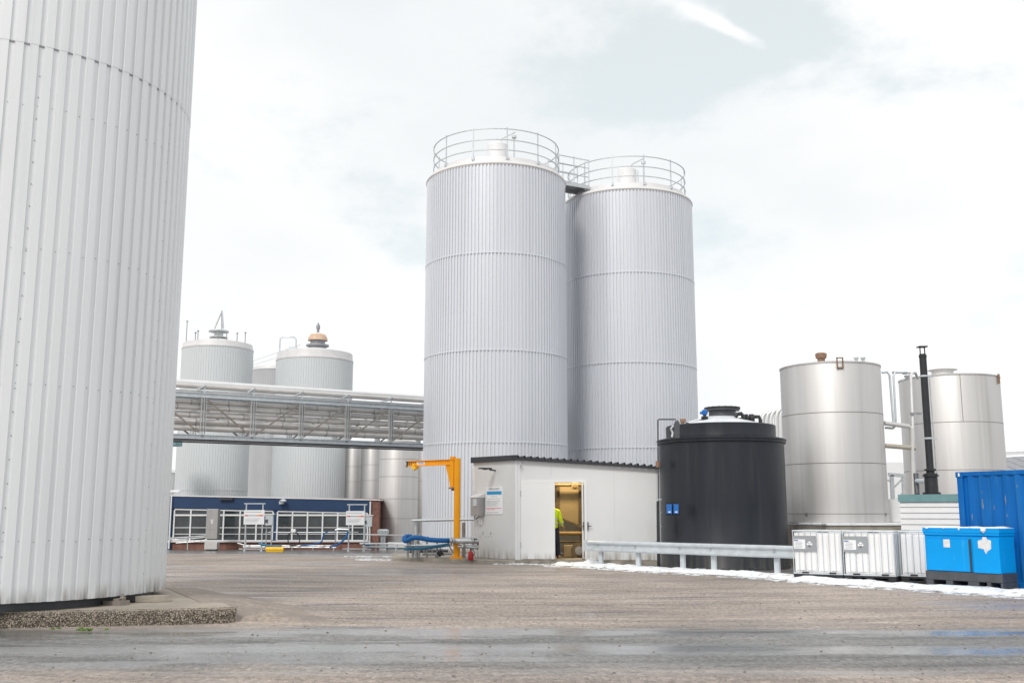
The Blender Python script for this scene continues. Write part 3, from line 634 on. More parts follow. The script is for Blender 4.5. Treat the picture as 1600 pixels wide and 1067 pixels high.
for px in (1045.5, 1056):
    g = MB(); a = at(px, 795, 29.27); g.box(a, (.14, .12, .27)); bo = g.build('control_box', M['bluebox'], t, True, bevel=.01)
    g = MB(); g.box(a + Vector((0, -.065, -.08)), (.07, .006, .03)); g.build('label_plate', M['label'], bo, True)
g = MB(); g.box(at(1051, 795, 29.42), (.42, .08, .34)); g.build('mounting_plate', M['black'], t, True)
T('level_pipe', [(1056, 655, 29.8), (1030, 655, 30.2), (1028, 656, 30.3), (1028, 700, 30.3), (1028.5, 722, 30.3), (1029, 780, 30.3), (1031, 886, 30.0)], .022, M['darkgrey'], t, 6)
g = MB(); g.box(at(1028, 724, 30.25), (.12, .1, .1)); g.tube([at(1028, 720, 30.2), at(1028, 730, 30.2)], .06, 8); g.build('small_valve', M['rust'], t, True)
g = MB(); a, b = at(1028, 783, 30.2), at(1029, 884, 30.0); g.beam(a, b, .08, .08, (0, 1, 0)); g.build('conduit', M['blackp'], t, True)
for py in (780, 800, 822, 845):
    g = MB(); g.box(at(1029, py, 30.2), (.16, .05, .03)); g.build('pipe_clip', M['galv'], t, True)

# ================================================================== guard rail
def guard_rail():
    L0 = Vector((*xy(922, 31.2), 0)); L1 = Vector((*xy(1250, 26.0), 0)); dr = (L1 - L0).normalized(); nr = Vector((dr.y, -dr.x, 0))
    if nr.y > 0: nr = -nr
    t = thing('guard_rail', 'galvanised steel guard rail running past the black tank towards the white liquid containers', 'guard rail', (L0 + L1) / 2)
    prof = [(-.01, .46), (.05, .47), (.095, .50), (.095, .545), (.01, .60), (.01, .64), (.095, .695), (.095, .735), (.05, .765), (-.01, .775), (-.004, .765), (.045, .755), (.08, .73), (.08, .70), (.025, .645), (.025, .595), (.08, .54), (.08, .505), (.045, .475), (-.004, .468)]
    b = MB(); n = len(prof); L1b = L1 + dr * .0
    vs = [L0 + nr * (p[0] + .07) + Vector((0, 0, p[1])) for p in prof] + [L1b + nr * (p[0] + .07) + Vector((0, 0, p[1])) for p in prof]
    b.add(vs, [(i, (i + 1) % n, n + (i + 1) % n, n + i) for i in range(n)], False); b.build('beam', M['galvl'], t, True)
    e = MB(); q = L0 - dr * .0
    for i in range(9):
        a = -PI / 2 + PI * i / 8; 
    pts = [(L0 + nr * .11 - dr * .18 * math.sin(a)) + nr * (-.0) for a in [0, .5, 1.0, 1.4]]
    for i in range(3): e.beam(pts[i] + Vector((0, 0, .62)), pts[i + 1] + Vector((0, 0, .62)), .012, .33)
    e.build('end_terminal', M['galvl'], t, True)
    for px in (937, 995, 1064, 1112, 1210):
        # intersect rail line with pixel column
        x0, y0 = xy(px, 1.0); k = x0 / y0
        s = (L0.x - k * L0.y) / (k * dr.y - dr.x); p = L0 + dr * s
        g = MB(); th = .012; wd = .13; hp = .70
        for off, sz in (((0), (wd, th)),): g.box(p + Vector((0, 0, hp / 2 - .05)), (wd, .012, hp + .1), math.atan2(dr.y, dr.x))
        for sg in (-1, 1): g.box(p + dr * sg * wd / 2 - nr * .03 + Vector((0, 0, hp / 2 - .05)), (.012, .07, hp + .1), math.atan2(dr.y, dr.x))
        g.build('post', M['galvl'], t, True)
        g = MB(); g.box(p + nr * .045 + Vector((0, 0, .62)), (.1, .07, .2), math.atan2(dr.y, dr.x)); q = p + nr * .10 + Vector((0, 0, .62)); g.tube([q, q + nr * .03], .025, 6); g.build('bolt', M['galv'], t, True)
guard_rail()

# ================================================================== machine shed
def shed():
    A, B, Cc = [Vector((*xy(px, d), 0)) for px, d in ((740, 34.7), (808, 32.9), (1028, 32.55))]
    D = Vector((Cc.x + .2, 36.9, 0)); E_ = Vector((A.x + .3, 37.2, 0))
    t = thing('machine_shed', 'white panelled machine shed with an open doorway in front of the tall silos', 'shed', (B + Cc) / 2)
    zb = .12; th = .08
    zA, zB, zC = 3.30, 3.30, 2.98; zD, zE = 3.05, 3.2
    fd = (Cc - B).normalized(); fn = Vector((fd.y, -fd.x, 0)); fn = fn if fn.y < 0 else -fn; LF = (Cc - B).length
    ld = (A - B).normalized(); ln = Vector((ld.y, -ld.x, 0)); ln = ln if ln.x < 0 else -ln; LA = (A - B).length
    def FX(px):                      # distance along front wall for a pixel column
        x0, y0 = xy(px, 1.0); k = x0 / y0; return (B.x - k * B.y) / (k * fd.y - fd.x)
    def fp(s, z, o=0): return B + fd * s + fn * o + Vector((0, 0, z))
    def lp(s, z, o=0): return B + ld * s + ln * o + Vector((0, 0, z))
    def ztop(s): return zB + (zC - zB) * s / LF
    s0, s1, s2 = FX(815), FX(867), FX(913)
    zd = 2.60
    def panel(mb, a, b, z0, za, zb_, P=fp, o=0, thk=th):
        v = [P(a, z0, o), P(b, z0, o), P(b, zb_, o), P(a, za, o)]
        nrm = fn if P is fp else ln
        mb.plate(v, -nrm, thk)
    f = MB()
    panel(f, 0, s0, zb, ztop(0), ztop(s0)); panel(f, s2 + .08, LF, zb, ztop(s2), ztop(LF)); panel(f, s0, s2 + .08, zd, ztop(s0), ztop(s2 + .08))
    f.build('front_wall', M['wallw'], t, True)
    f = MB(); panel(f, 0, LA, zb, zB, zA, lp); f.build('side_wall', M['wallshade'], t, True)
    f = MB(); f.beam(Cc + Vector((0, 0, 1.6)), D + Vector((0, 0, 1.6)), .08, 2.8); f.beam(D + Vector((0, 0, 1.6)), E_ + Vector((0, 0, 1.6)), .08, 2.8); f.beam(E_ + Vector((0, 0, 1.6)), A + Vector((0, 0, 1.6)), .08, 2.8); f.build('rear_wall', M['wallshade'], t, True)
    f = MB(); f.prism([(p.x, p.y) for p in (A, B, Cc, D, E_)], .0, .14); f.build('floor', M['concrete'], t, True)
    # joint lines and corner trims
    for s in (FX(862), FX(894), FX(960)) :
        g = MB(); z0 = zd + .12 if s < s2 + .1 else zb; g.beam(fp(s, z0, .004), fp(s, ztop(s) - .05, .004), .012, .006, fn); g.build('panel_joint', M['wallshade'], t, True)
    g = MB(); g.beam(fp(.02, zb, .012), fp(.02, zB, .012), .16, .01, fn); g.beam(lp(.02, zb, .012), lp(.02, zB, .012), .1, .01, ln); g.build('corner_trim', M['frame'], t, True)
    g = MB(); g.beam(lp(LA - .03, zb, .01), lp(LA - .03, zA, .01), .08, .02, ln); g.build('corner_trim', M['frame'], t, True)
    # roof : corrugated sheet, ribs running back
    r = MB(); seg = 22; ov = .14
    def roofz(s): return ztop(s) + .02
    pts = []
    for i in range(seg):
        for q, h in ((0, 0), (.62, 0), (.70, .075), (.90, .075)):
            s = -0.12 + (LF + .2) * (i + q) / seg; pts.append((s, roofz(max(0, s)) + h))
    m = len(pts); vs = []
    for s, z in pts:
        p = fp(s, z, ov); vs.append(p)
    for s, z in pts:
        f_ = s / LF; q = (A + (E_ - A) * .9) * (1 - f_) + (D + Vector((.0, 0, 0))) * f_; q.z = z + .02; vs.append(q)
    vs += [v - Vector((0, 0, .02)) for v in vs]
    r.add(vs, [(i, i + 1, m + i + 1, m + i) for i in range(m - 1)] + [(2 * m + i + 1, 2 * m + i, 3 * m + i, 3 * m + i + 1) for i in range(m - 1)] + [(i + 1, i, 2 * m + i, 2 * m + i + 1) for i in range(m - 1)])
    rf = r.build('roof', M['trim'], t, True)
    g = MB(); g.plate([fp(-.12, zB - .06, .15), fp(LF + .08, ztop(LF) - .04, .15), fp(LF + .08, ztop(LF) + .03, .15), fp(-.12, zB + .03, .15)], -fn, .02); g.build('eaves_trim', M['trim'], rf, True)
    g = MB(); g.plate([lp(-.12, zB - .07, .10), lp(LA + .05, zA - .07, .10), lp(LA + .05, zA + .12, .10), lp(-.12, zB + .10, .10)], -ln, .03); g.build('gable_trim', M['trim'], rf, True)
    # door set
    g = MB(); fr = .07
    panel(g, s0 - .02, s0 + .05, zb + .02, zd, zd, o=.02, thk=.1); panel(g, s2, s2 + .08, zb + .02, zd, zd, o=.02, thk=.1); panel(g, s0 + .05, s2, zd - .07, zd, zd, o=.02, thk=.1)
    g.build('door_frame', M['doorw'], t, True)
    g = MB(); panel(g, s0 + .05, s1, zb + .03, zd - .075, zd - .075, o=.03, thk=.06); dl = g.build('closed_door_leaf', M['doorw'], t, True)
    for z in (.5, 2.1): g = MB(); q = fp(s0 - .03, z, .035); g.cyl(q, q + Vector((0, 0, .18)), .014, 8); g.build('hinge', M['galv'], dl, True)
    # open leaf folded outwards on the right side
    hinge = fp(s2 + .0, 0, .03); od = (fn * .98 + fd * .2).normalized() * -1
    od = (-fn * 1 + fd * -.02).normalized()
    g = MB(); a = hinge - fd * .05; b = a + od * .55
    g.beam(Vector((a.x, a.y, (zd + zb) / 2)), Vector((b.x, b.y, (zd + zb) / 2)), .05, zd - zb - .1); ol = g.build('open_door_leaf', M['wallw'], t, True)
    for sg in (-1, 1):
        g = MB(); q = fp(s2 + .04 + sg * .07, 1.17, .05); g.box(q, (.03, .03, .26), math.atan2(fd.y, fd.x)); g.tube([q, q + fn * .04, q + fn * .04 + fd * sg * .11], .012, 6); g.build('door_handle', M['darkgrey'], ol, True)
    # plinth step
    g = MB(); g.plate([fp(-.05, -.05, .1), fp(LF, -.05, .06), fp(LF, .125, .06), fp(-.05, .125, .1)], -fn, .18); g.plate([lp(.0, -.05, .06), lp(LA, -.05, .06), lp(LA, .125, .06), lp(.0, .125, .06)], -ln, .18); g.build('plinth', M['concrete'], t, True)
    # wall lamp, cctv hook under the eaves
    q = at(766, 732, 33.75)
    def LX(px):
        x0, y0 = xy(px, 1.0); k = x0 / y0; return (B.x - k * B.y) / (k * ld.y - ld.x)
    def lw(px, py, o=0):            # a point on the side wall from a pixel
        s = LX(px); d = (B + ld * s).y; p = at(px, py, d); return Vector((p.x, p.y, p.z)) + ln * o
    g = MB(); a = lw(774, 735); g.tube([a, a + ln * .25 + Vector((0, 0, .03))], .03, 8); c = a + ln * .42 + Vector((0, 0, .06))
    lr = math.atan2(ln.y, ln.x); g.box(c, (.42, .2, .05), lr); g.lathe(c + Vector((0, 0, -.045)), [(.08, 0), (.09, .02), (0, .03)], 12); tl = g.build('wall_lamp', M['darkgrey'], bevel=.015); tag(tl, 'dark wall lamp under the gable of the white machine shed', 'lamp')
    g = MB(); a = fp(.12, zB - .22, .05); g.tube([a + Vector((0, 0, .1)), a + fn * .08 + Vector((0, 0, .08)), a + fn * .1, a + fn * .06 - Vector((0, 0, .08)), a - Vector((0, 0, .08))], .02, 8); g.build('cable_hook', M['galv'], t, True)
    # control cabinet on left wall
    cc = lw(752, 790, .16); rz = math.atan2(ld.y, ld.x)
    cab = thing('control_cabinet', 'grey steel control cabinet with sloping snowy top on the side wall of the shed', 'cabinet', (cc.x, cc.y, cc.z - .33), rz)
    g = MB(); g.prism([(-.2, -.14), (.2, -.14), (.2, .14), (-.2, .14)], 0, .60); g.build('housing', M['steeld'], cab, bevel=.008)
    ss = 1 if (Matrix.Rotation(rz, 3, 'Z') @ Vector((0, 1, 0))).dot(ln) > 0 else -1
    g = MB(); g.add([(-.22, -.16 * ss, .60 + (0.14)), (.22, -.16 * ss, .60 + .14), (.22, .17 * ss, .61), (-.22, .17 * ss, .61), (-.22, -.16 * ss, .60), (.22, -.16 * ss, .60), (.22, .17 * ss, .595), (-.22, .17 * ss, .595)], [(0, 1, 2, 3), (4, 5, 6, 7), (0, 1, 5, 4), (1, 2, 6, 5), (2, 3, 7, 6), (3, 0, 4, 7)]); g.build('sloping_lid', M['cap'], cab)
    g = MB(); g.box((-.07, .15 * ss, .44), (.2, .05, .24)); g.build('display_box', M['galvl'], cab, bevel=.006)
    g = MB(); g.box((.203, -.0, .3), (.004, .14, .17)); g.build('sticker', mat('green sticker', (.35, .62, .55), .5), cab)
    g = MB(); g.tube([(0, .1 * ss, 0), (0, .12 * ss, -.08), (-.06, .1 * ss, -.1), (-.08, .0, -.02)], .016, 8); g.build('cable', M['blackp'], cab)
    q = lw(752, 815, .03); g = MB(); g.box(q, (.17, .05, .2), rz); tag(g.build('socket_box', M['label'], bevel=.01), 'small white socket box fixed below the grey control cabinet', 'socket')
    # wall notice
    P0, P1 = lw(760, 760, .02), lw(786, 760, .02); zt = (P0.z + P1.z) / 2 ; zbm = lw(773, 803, .02).z
    wid = (P1 - P0).length; cen = (P0 + P1) / 2; xd = (P1 - P0); xd.z = 0; xd.normalize(); hh = zt - zbm
    sg_ = thing('wall_notice', 'white notice board with a blue bar on the side wall of the machine shed', 'sign', (cen.x, cen.y, zbm))
    def sp(u, v, o): return Vector((cen.x, cen.y, 0)) + xd * (u * wid / 2) + ln * o + Vector((0, 0, zbm + v * hh))
    def quad(mb, u0, u1, v0, v1, o, thk=.004): mb.plate([sp(u0, v0, o), sp(u1, v0, o), sp(u1, v1, o), sp(u0, v1, o)], -ln, thk)
    g = MB(); quad(g, -1, 1, 0, 1, .0, .02); g.build('board', M['label'], sg_, True)
    g = MB(); quad(g, -.88, .88, .71, .83, .004); g.build('blue_bar', M['cyan'], sg_, True)
    def rot_sign(u, v): 
        Mx = Matrix((xd, Vector((0, 0, 1)), ln)).transposed().to_4x4(); return Matrix.Translation(sp(u, v, .004)) @ Mx
    rw = random.Random(11)
    for v, hh_, u0, u1 in ((.925, .036, -.62, .62), (.872, .016, -.5, .5), (.635, .022, -.4, .4), (.555, .020, -.7, .7)):
        g = MB(); u = u0
        while u < u1:                                    # unreadable at this size in the photograph: short letter-like strokes
            wl = rw.uniform(.03, .07); quad(g, u, min(u1, u + wl), v - hh_ * rw.uniform(.35, .5), v + hh_ * rw.uniform(.3, .5), .003); u += wl + rw.uniform(.02, .045)
        g.build('heading', M['ink'] if hh_ > .03 else M['inkg'], sg_, True)
    g = MB()
    for v, l_ in ((.47, .9), (.43, .7), (.385, .8), (.345, .66), (.30, .75)): quad(g, -.9, -.9 + 1.8 * l_, v, v + .012, .003)
    quad(g, -.9, .5, .06, .075, .003); g.build('fine_print', M['inkg'], sg_, True)
    g = MB(); quad(g, -.9, .85, .21, .225, .003); quad(g, -.9, .1, .16, .175, .003); g.build('red_print', M['inkr'], sg_, True)
    # scribbled marks lower down
    g = MB()
    for px, py, w1, h1 in ((755, 833, .05, .06), (767, 833, .05, .09), (759, 838, .04, .03), (763, 838, .05, .03), (768, 838, .04, .02)):
        q = lw(px, py, .004); g.box(q, (w1, .006, h1), rz)
    g.build('wall_marks', M['inkg'], t, True)
    # inside: hopper, pump, pipe, lamp
    rzf = math.atan2(fd.y, fd.x)
    hp = thing('process_hopper', 'panelled steel hopper coloured as warmly lit, with slanting underside inside the shed doorway', 'hopper', (*xy(892, 35.2), .14))
    yb = 35.0
    g = MB(); g.plate([at(869, 757, yb), at(906, 757, yb), at(906, 822, yb), at(869, 806, yb)], (0, 1, 0), .7); g.build('panel', M['hopper'], hp, True)
    g = MB(); g.beam(at(872, 755, yb - .05), at(872, 808, yb - .05), .09, .1, (0, 1, 0)); g.beam(at(906, 757, yb - .05), at(906, 826, yb - .05), .09, .1, (0, 1, 0)); g.beam(at(868, 756, yb - .07), at(909, 756, yb - .07), .08, .1); g.beam(at(868, 807, yb - .07), at(909, 823, yb - .07), .08, .07)
    for k in range(10): q = at(874.5, 760 + k * 4.6, yb - .11); g.tube([q, q + Vector((0, -.03, 0))], .018, 6)
    g.build('frame', M['hopperd'], hp, True)
    g = MB(); g.beam(at(872, 808, yb + .1), at(872, 872, yb + .1), .08, .08, (0, 1, 0)); g.beam(at(908, 822, yb + .1), at(908, 872, yb + .1), .08, .08, (0, 1, 0)); g.build('leg', M['hopperd'], hp, True)
    T('feed_pipe', [(870, 833, 34.6), (890, 833, 34.6), (909, 833, 34.6)], .07, M['brass'], hp)
    T('feed_pipe', [(870, 846, 34.9), (908, 846, 34.9)], .03, M['hopperd'], hp)
    pm = thing('pump', 'round flanged pump on the floor inside the shed doorway', 'pump', (*xy(895, 34.3), .14))
    g = MB(); g.plate([at(881, 851, 34.4), at(898, 851, 34.4), at(898, 870, 34.4), at(881, 870, 34.4)], (0, 1, 0), .4); g.build('casing', M['hopper'], pm, True, bevel=.03)
    g = MB(); q = at(905, 860, 34.1); g.tube([q + Vector((0, .4, 0)), q + Vector((0, .05, 0))], .24, 24); g.tube([q + Vector((0, .05, 0)), q], .27, 24); g.build('flange', M['hopperd'], pm, True)
    g = MB(); g.tube([q, q + Vector((0, -.14, 0))], .14, 20); g.tube([q + Vector((0, -.14, 0)), q + Vector((0, -.2, 0))], .09, 16); g.build('hub', M['steeld'], pm, True)
    g = MB(); g.box(at(886, 872, 34.1), (.5, .5, .06)); g.build('base_frame', M['hopperd'], pm, True)
    g = MB(); q = at(898, 759, 34.2); g.box(q, (.22, .16, .22)); g.tube([q + Vector((0, -.09, 0)), q + Vector((0, -.16, 0))], .06, 12); g.tube([q + Vector((-.9, .2, .05)), q + Vector((.4, .2, .05))], .06, 8); tag(g.build('gauge_unit', M['hopperd']), 'dark gauge unit hanging from a pipe near the top of the open doorway', 'gauge')
    cl = thing('ceiling_lamp', 'warm ceiling lamp inside the machine shed', 'lamp', (*xy(890, 33.9), 2.9))
    g = MB(); g.box((0, 0, 0), (1.2, .2, .08)); g.build('lamp_housing', M['white'], cl)
    g = MB(); g.box((0, 0, -.05), (1.1, .12, .03)); g.build('lamp_tube', em('warm lamp glow', (1, .72, .36), 14), cl)
    ld_ = bpy.data.lights.new('lamp_light', 'AREA'); ld_.energy = 38; ld_.color = (1, .76, .44); ld_.shape = 'RECTANGLE'; ld_.size = 1.1; ld_.size_y = .2
    lo = bpy.data.objects.new('lamp_light', ld_); C.objects.link(lo); lo.location = (0, 0, -.08); lo.parent = cl
    return fp
fp = shed()

# ================================================================== person in the doorway
def skin(name, pts, edges, m, parent, lvl=2, root=0):
    me = bpy.data.meshes.new(name); me.from_pydata([p[:3] for p in pts], edges, []); me.update()
    o = bpy.data.objects.new(name, me); C.objects.link(o); o.parent = parent
    sm = o.modifiers.new('skin', 'SKIN'); sm.use_smooth_shade = True
    for i, p in enumerate(pts):
        v = me.skin_vertices[0].data[i]; r = p[3]; v.radius = (r, p[4] if len(p) > 4 else r); v.use_root = (i == root)
    ss = o.modifiers.new('sub', 'SUBSURF'); ss.levels = lvl; ss.render_levels = lvl
    me.materials.append(m); return o
def person():
    x, y = xy(867.5, 33.45)
    t = thing('person', 'person in fluorescent yellow jacket and dark trousers working inside the shed doorway', 'person', (x, y, .14), math.radians(12))
    t.rotation_euler[1] = math.radians(-4)
    # x = to the person's screen right, y away from camera; stands with the back mostly to the camera, arm bent forward (+x)
    P = [(0, 0, .98, .13), (0, 0, 1.15, .12), (.01, 0, 1.35, .14), (.02, 0, 1.50, .10), (.03, 0, 1.58, .055), (.05, 0, 1.66, .075), (.055, 0, 1.78, .085), (.05, 0, 1.84, .05),
         (.09, 0, .92, .085), (.10, .02, .50, .055), (.10, .06, .09, .04), (.12, -.07, .04, .035),
         (-.09, 0, .92, .085), (-.10, .0, .50, .055), (-.10, .04, .09, .04), (-.11, -.09, .04, .035),
         (.18, 0, 1.47, .06), (.24, .0, 1.20, .045), (.33, .16, 1.02, .035), (.37, .22, .98, .03),
         (-.18, 0, 1.47, .06), (-.25, .02, 1.20, .045), (-.16, .24, 1.06, .035), (-.12, .28, 1.04, .03)]
    E = [(0, 1), (1, 2), (2, 3), (3, 4), (4, 5), (5, 6), (6, 7), (0, 8), (8, 9), (9, 10), (10, 11), (0, 12), (12, 13), (13, 14), (14, 15), (3, 16), (16, 17), (17, 18), (18, 19), (3, 20), (20, 21), (21, 22), (22, 23)]
    fi = len(P)
    for hb, base in ((19, Vector((.37, .22, .98))), (23, Vector((-.12, .28, 1.04)))):
        dr = Vector((.5, .8, -.35)).normalized() if hb == 19 else Vector((.4, .9, -.2)).normalized()
        sd_ = dr.cross(Vector((0, 0, 1))).normalized()
        for k, (off, ln_) in enumerate(((-.03, .085), (-.01, .095), (.012, .09), (.032, .07))):
            a = base + dr * .07 + sd_ * off; b = a + dr * ln_ * .5 + Vector((0, 0, -.015)); c = a + dr * ln_ + Vector((0, 0, -.05))
            n0 = len(P); P += [(*a, .011), (*b, .009), (*c, .008)]; E += [(hb, n0), (n0, n0 + 1), (n0 + 1, n0 + 2)]
        a = base + dr * .02 - sd_ * .035 + Vector((0, 0, -.01)); b = a + dr * .05 - sd_ * .02 + Vector((0, 0, -.02)); n0 = len(P); P += [(*a, .012), (*b, .010)]; E += [(hb, n0), (n0, n0 + 1)]
    skin('body', P, E, M['skin'], t)
    skin('hair', [(.05, -.02, 1.74, .078), (.05, -.02, 1.83, .092), (.05, -.0, 1.90, .06)], [(0, 1), (1, 2)], M['hair'], t)
    J = [(0, 0, .84, .175, .13), (0, 0, 1.15, .17, .125), (.01, 0, 1.35, .19, .14), (.02, 0, 1.50, .13, .11), (.03, 0, 1.60, .075), (.20, 0, 1.47, .085), (.26, .0, 1.20, .072), (.35, .17, 1.0, .055), (-.20, 0, 1.47, .085), (-.27, .02, 1.20, .072), (-.18, .23, 1.07, .056)]
    skin('jacket', J, [(0, 1), (1, 2), (2, 3), (3, 4), (3, 5), (5, 6), (6, 7), (3, 8), (8, 9), (9, 10)], M['hivis'], t)
    for zz, ra in ((1.08, .185), (1.22, .185)):
        g = MB(); g.lathe((0, 0, zz), [(ra, 0), (ra, .05)], 24, True, False)
        for i, v in enumerate(g.v): v.y *= .76
        g.build('reflective_band', M['reflect'], t)
    g = MB(); a, b = Vector((.285, .05, 1.14)), Vector((.305, .09, 1.10)); g.tube([a, b], .075, 14); g.build('sleeve_band', M['reflect'], t)
    Tt = [(0, 0, 1.06, .15, .115), (.09, 0, .90, .105), (.105, .02, .50, .085), (.10, .06, .03, .075), (-.09, 0, .90, .105), (-.105, .0, .50, .085), (-.10, .04, .03, .075)]
    skin('trousers', Tt, [(0, 1), (1, 2), (2, 3), (0, 4), (4, 5), (5, 6)], M['navy'], t)
    for s, dx in ((1, .0), (-1, -.02)):
        skin('boot', [(.10 * s, .07 + dx, .10, .055), (.10 * s, .06 + dx, .045, .045), (.11 * s, -.02 + dx, .04, .042), (.12 * s, .17 + dx, .035, .04)], [(0, 1), (1, 2), (1, 3)], M['blackp'], t)
person()

# ================================================================== crane
def crane():
    b = at(713.5, 870, 34.0); t = thing('jib_crane', 'orange yellow pillar jib crane on the kerb island left of the machine shed', 'crane', (b.x, b.y, .12))
    top = at(717, 716, 34.0); H = top.z - .12
    g = MB(); g.tube([(0, 0, 0), (0, 0, H)], .105, 28); g.build('pillar', M['orange'], t)
    g = MB(); g.box((0, 0, .015), (.42, .42, .03))
    for sx in (-1, 1):
        for sy in (-1, 1): g.cyl((sx * .16, sy * .16, .03), (sx * .16, sy * .16, .08), .02, 6)
    g.build('base_plate', M['orange'], t)
    tip = at(638, 725, 35.3); base = Vector((b.x, b.y, 0)); d = Vector((tip.x - b.x, tip.y - b.y, 0)); Ln = d.length; d.normalize(); rz = math.atan2(d.y, d.x)
    Rm = Matrix.Rotation(rz, 4, 'Z')
    def J(name, mb, m, par=t):
        mb.v = [Rm @ v for v in mb.v]; return mb.build(name, m, par)
    g = MB(); zt = H - .03; hb = .17
    g.box((Ln / 2 + .05, 0, zt), (Ln - .1, .12, .015)); g.box((Ln / 2 + .05, 0, zt - hb), (Ln - .1, .12, .015)); g.box((Ln / 2 + .05, 0, zt - hb / 2), (Ln - .1, .012, hb - .015)); J('jib_beam', g, M['orange'])
    g = MB(); g.box((.19, 0, zt - .42), (.16, .13, .98)); g.box((.19, 0, zt + .07), (.14, .15, .05)); g.box((.1, 0, H - .02), (.3, .2, .02)); g.box((.12, 0, H - .92), (.2, .2, .02)); J('swivel_head', g, M['orange'])
    g = MB(); g.plate([(.27, -.02, zt - hb), (.50, -.02, zt - hb), (.29, -.02, zt - .85), (.27, -.02, zt - .85)], (0, 1, 0), .04); J('gusset', g, M['orange'])
    g = MB(); g.box((Ln - .32, 0, zt - hb - .06), (.16, .18, .1)); g.tube([(Ln - .32, -.1, zt - hb + .04), (Ln - .32, .1, zt - hb + .04)], .04, 10); g.lathe((Ln - .32, 0, zt - hb - .15), [(.03, 0), (.05, .03), (.03, .06)], 10); J('trolley', g, M['yellow'])
    g = MB(); g.box((Ln + .02, 0, zt - hb / 2), (.04, .12, .12)); g.cyl((Ln + .03, 0, zt - .02), (Ln + .10, 0, zt - .02), .025, 8); g.cyl((Ln + .03, 0, zt - hb), (Ln + .10, 0, zt - hb), .03, 8); J('end_stop', g, M['darkgrey'])
    g = MB(); g.box((.17, 0, H - .97), (.22, .22, .04)); g.cyl((.17, -.1, H - 1.02), (.17, .1, H - 1.02), .03, 8); J('lower_bearing', g, M['rust'])
    # web side facing the camera
    sgn = -1 if (Rm @ Vector((0, 1, 0))).y > 0 else 1
    fy = sgn * .008
    g = MB(); g.box((Ln - .58, fy, zt - hb / 2), (.34, .006, .10)); J('capacity_plate', g, M['label'])
    xdir = -(Rm.to_3x3() @ Vector((1, 0, 0))); nr = Rm.to_3x3() @ Vector((0, sgn, 0))
    pos = Vector((b.x, b.y, .12)) + Rm.to_3x3() @ Vector((Ln - .58, fy + sgn * .004, zt - hb / 2))
    Mx = Matrix((xdir, Vector((0, 0, 1)), nr)).transposed().to_4x4(); Mx.translation = pos
    text_part('750 KG', .105, Mx, M['ink'], t, 'capacity_lettering', sx=.82)
    g = MB()
    for k in range(4):
        x = Ln - .06 - k * .085; g.plate([(x, fy, zt - .03), (x - .035, fy, zt - .03), (x - .005, fy, zt - hb + .03), (x + .03, fy, zt - hb + .03)], (0, sgn, 0), .004)
    J('hazard_stripes', g, M['ink'])
crane()

# kerb island and the bits on it
g = MB(); g.prism([xy(614, 34.9), xy(700, 33.75), xy(746, 33.15), xy(806, 32.6), xy(806, 33.2), xy(742, 36), xy(742, 38.2), xy(614, 38.2)], -.1, .12)
tag(g.build('kerb_island', M['concrete'], bevel=.02), 'low stained concrete kerb island under the orange crane', 'kerb')
t = thing('pipe_stand', 'steel pipe rack carrying hoses on the kerb island behind the orange crane', 'pipe rack', (*xy(680, 34.6), .12))
T('top_rail', [(644, 813, 34.4), (672, 812.5, 34.2), (741, 811, 33.9)], .045, M['galv'], t)
T('rear_post', [(650, 812, 34.5), (650, 872, 34.5)], .05, M['galv'], t)
for px, py0, py1 in ((637, 843, 872), (645, 838, 870), (667, 846, 871), (683, 846, 871), (726, 848, 874), (655, 850, 871)):
    T('post', [(px, py0, 34.3), (px, py1, 34.3)], .035, M['grey'], t, 8)
T('rear_post', [(651, 818, 34.9), (651, 871, 34.9)], .09, M['grey'], t)
T('cross_pipe', [(640, 861, 34.9), (700, 860, 34.8)], .05, M['darkgrey'], t)
T('cross_pipe', [(660, 866, 34.9), (706, 865, 34.8)], .035, M['grey'], t)
T('valve_stem', [(668, 838, 34.6), (668, 846, 34.6)], .05, M['grey'], t)
T('valve_stem', [(655, 833, 34.6), (655, 842, 34.6)], .04, M['galv'], t)
T('valve_stem', [(686, 861, 34.2), (690, 868, 34.2)], .09, M['blackp'], t)
T('post', [(724.5, 816, 34.6), (724.5, 871, 34.6)], .06, M['rustbr'], t)
for a_, b_ in (((655, 850), (668, 870)), ((668, 851), (682, 871)), ((686, 852), (694, 868)), ((700, 850), (712, 869))):
    T('brace', [(*a_, 34.3), (*b_, 34.3)], .022, M['grey'], t, 6)
T('lower_beam', [(632, 852, 34.2), (700, 851, 34.1), (747, 853, 33.8)], .035, M['galv'], t)
T('outlet_pipe', [(703, 844, 33.8), (716, 845, 33.7), (747, 845, 33.5)], .085, M['galv'], t, 14)
T('outlet_pipe', [(716, 853, 33.8), (747, 855, 33.55)], .06, M['galv'], t, 14)
g = MB()
for px in (704, 708, 738, 746): p = at(px, 845, 33.7 if px < 720 else 33.5); g.tube([p, p + Vector((.05, 0, 0))], .12, 14)
for px in (722, 745): p = at(px, 854, 33.6); g.tube([p, p + Vector((.05, 0, 0))], .10, 14)
g.build('pipe_flange', M['steeld'], t, True)
g = MB(); p = at(743, 840, 33.5); g.box(p, (.3, .2, .04)); g.box(at(730, 840, 33.7), (.5, .05, .04)); g.build('bracket', M['galv'], t, True)
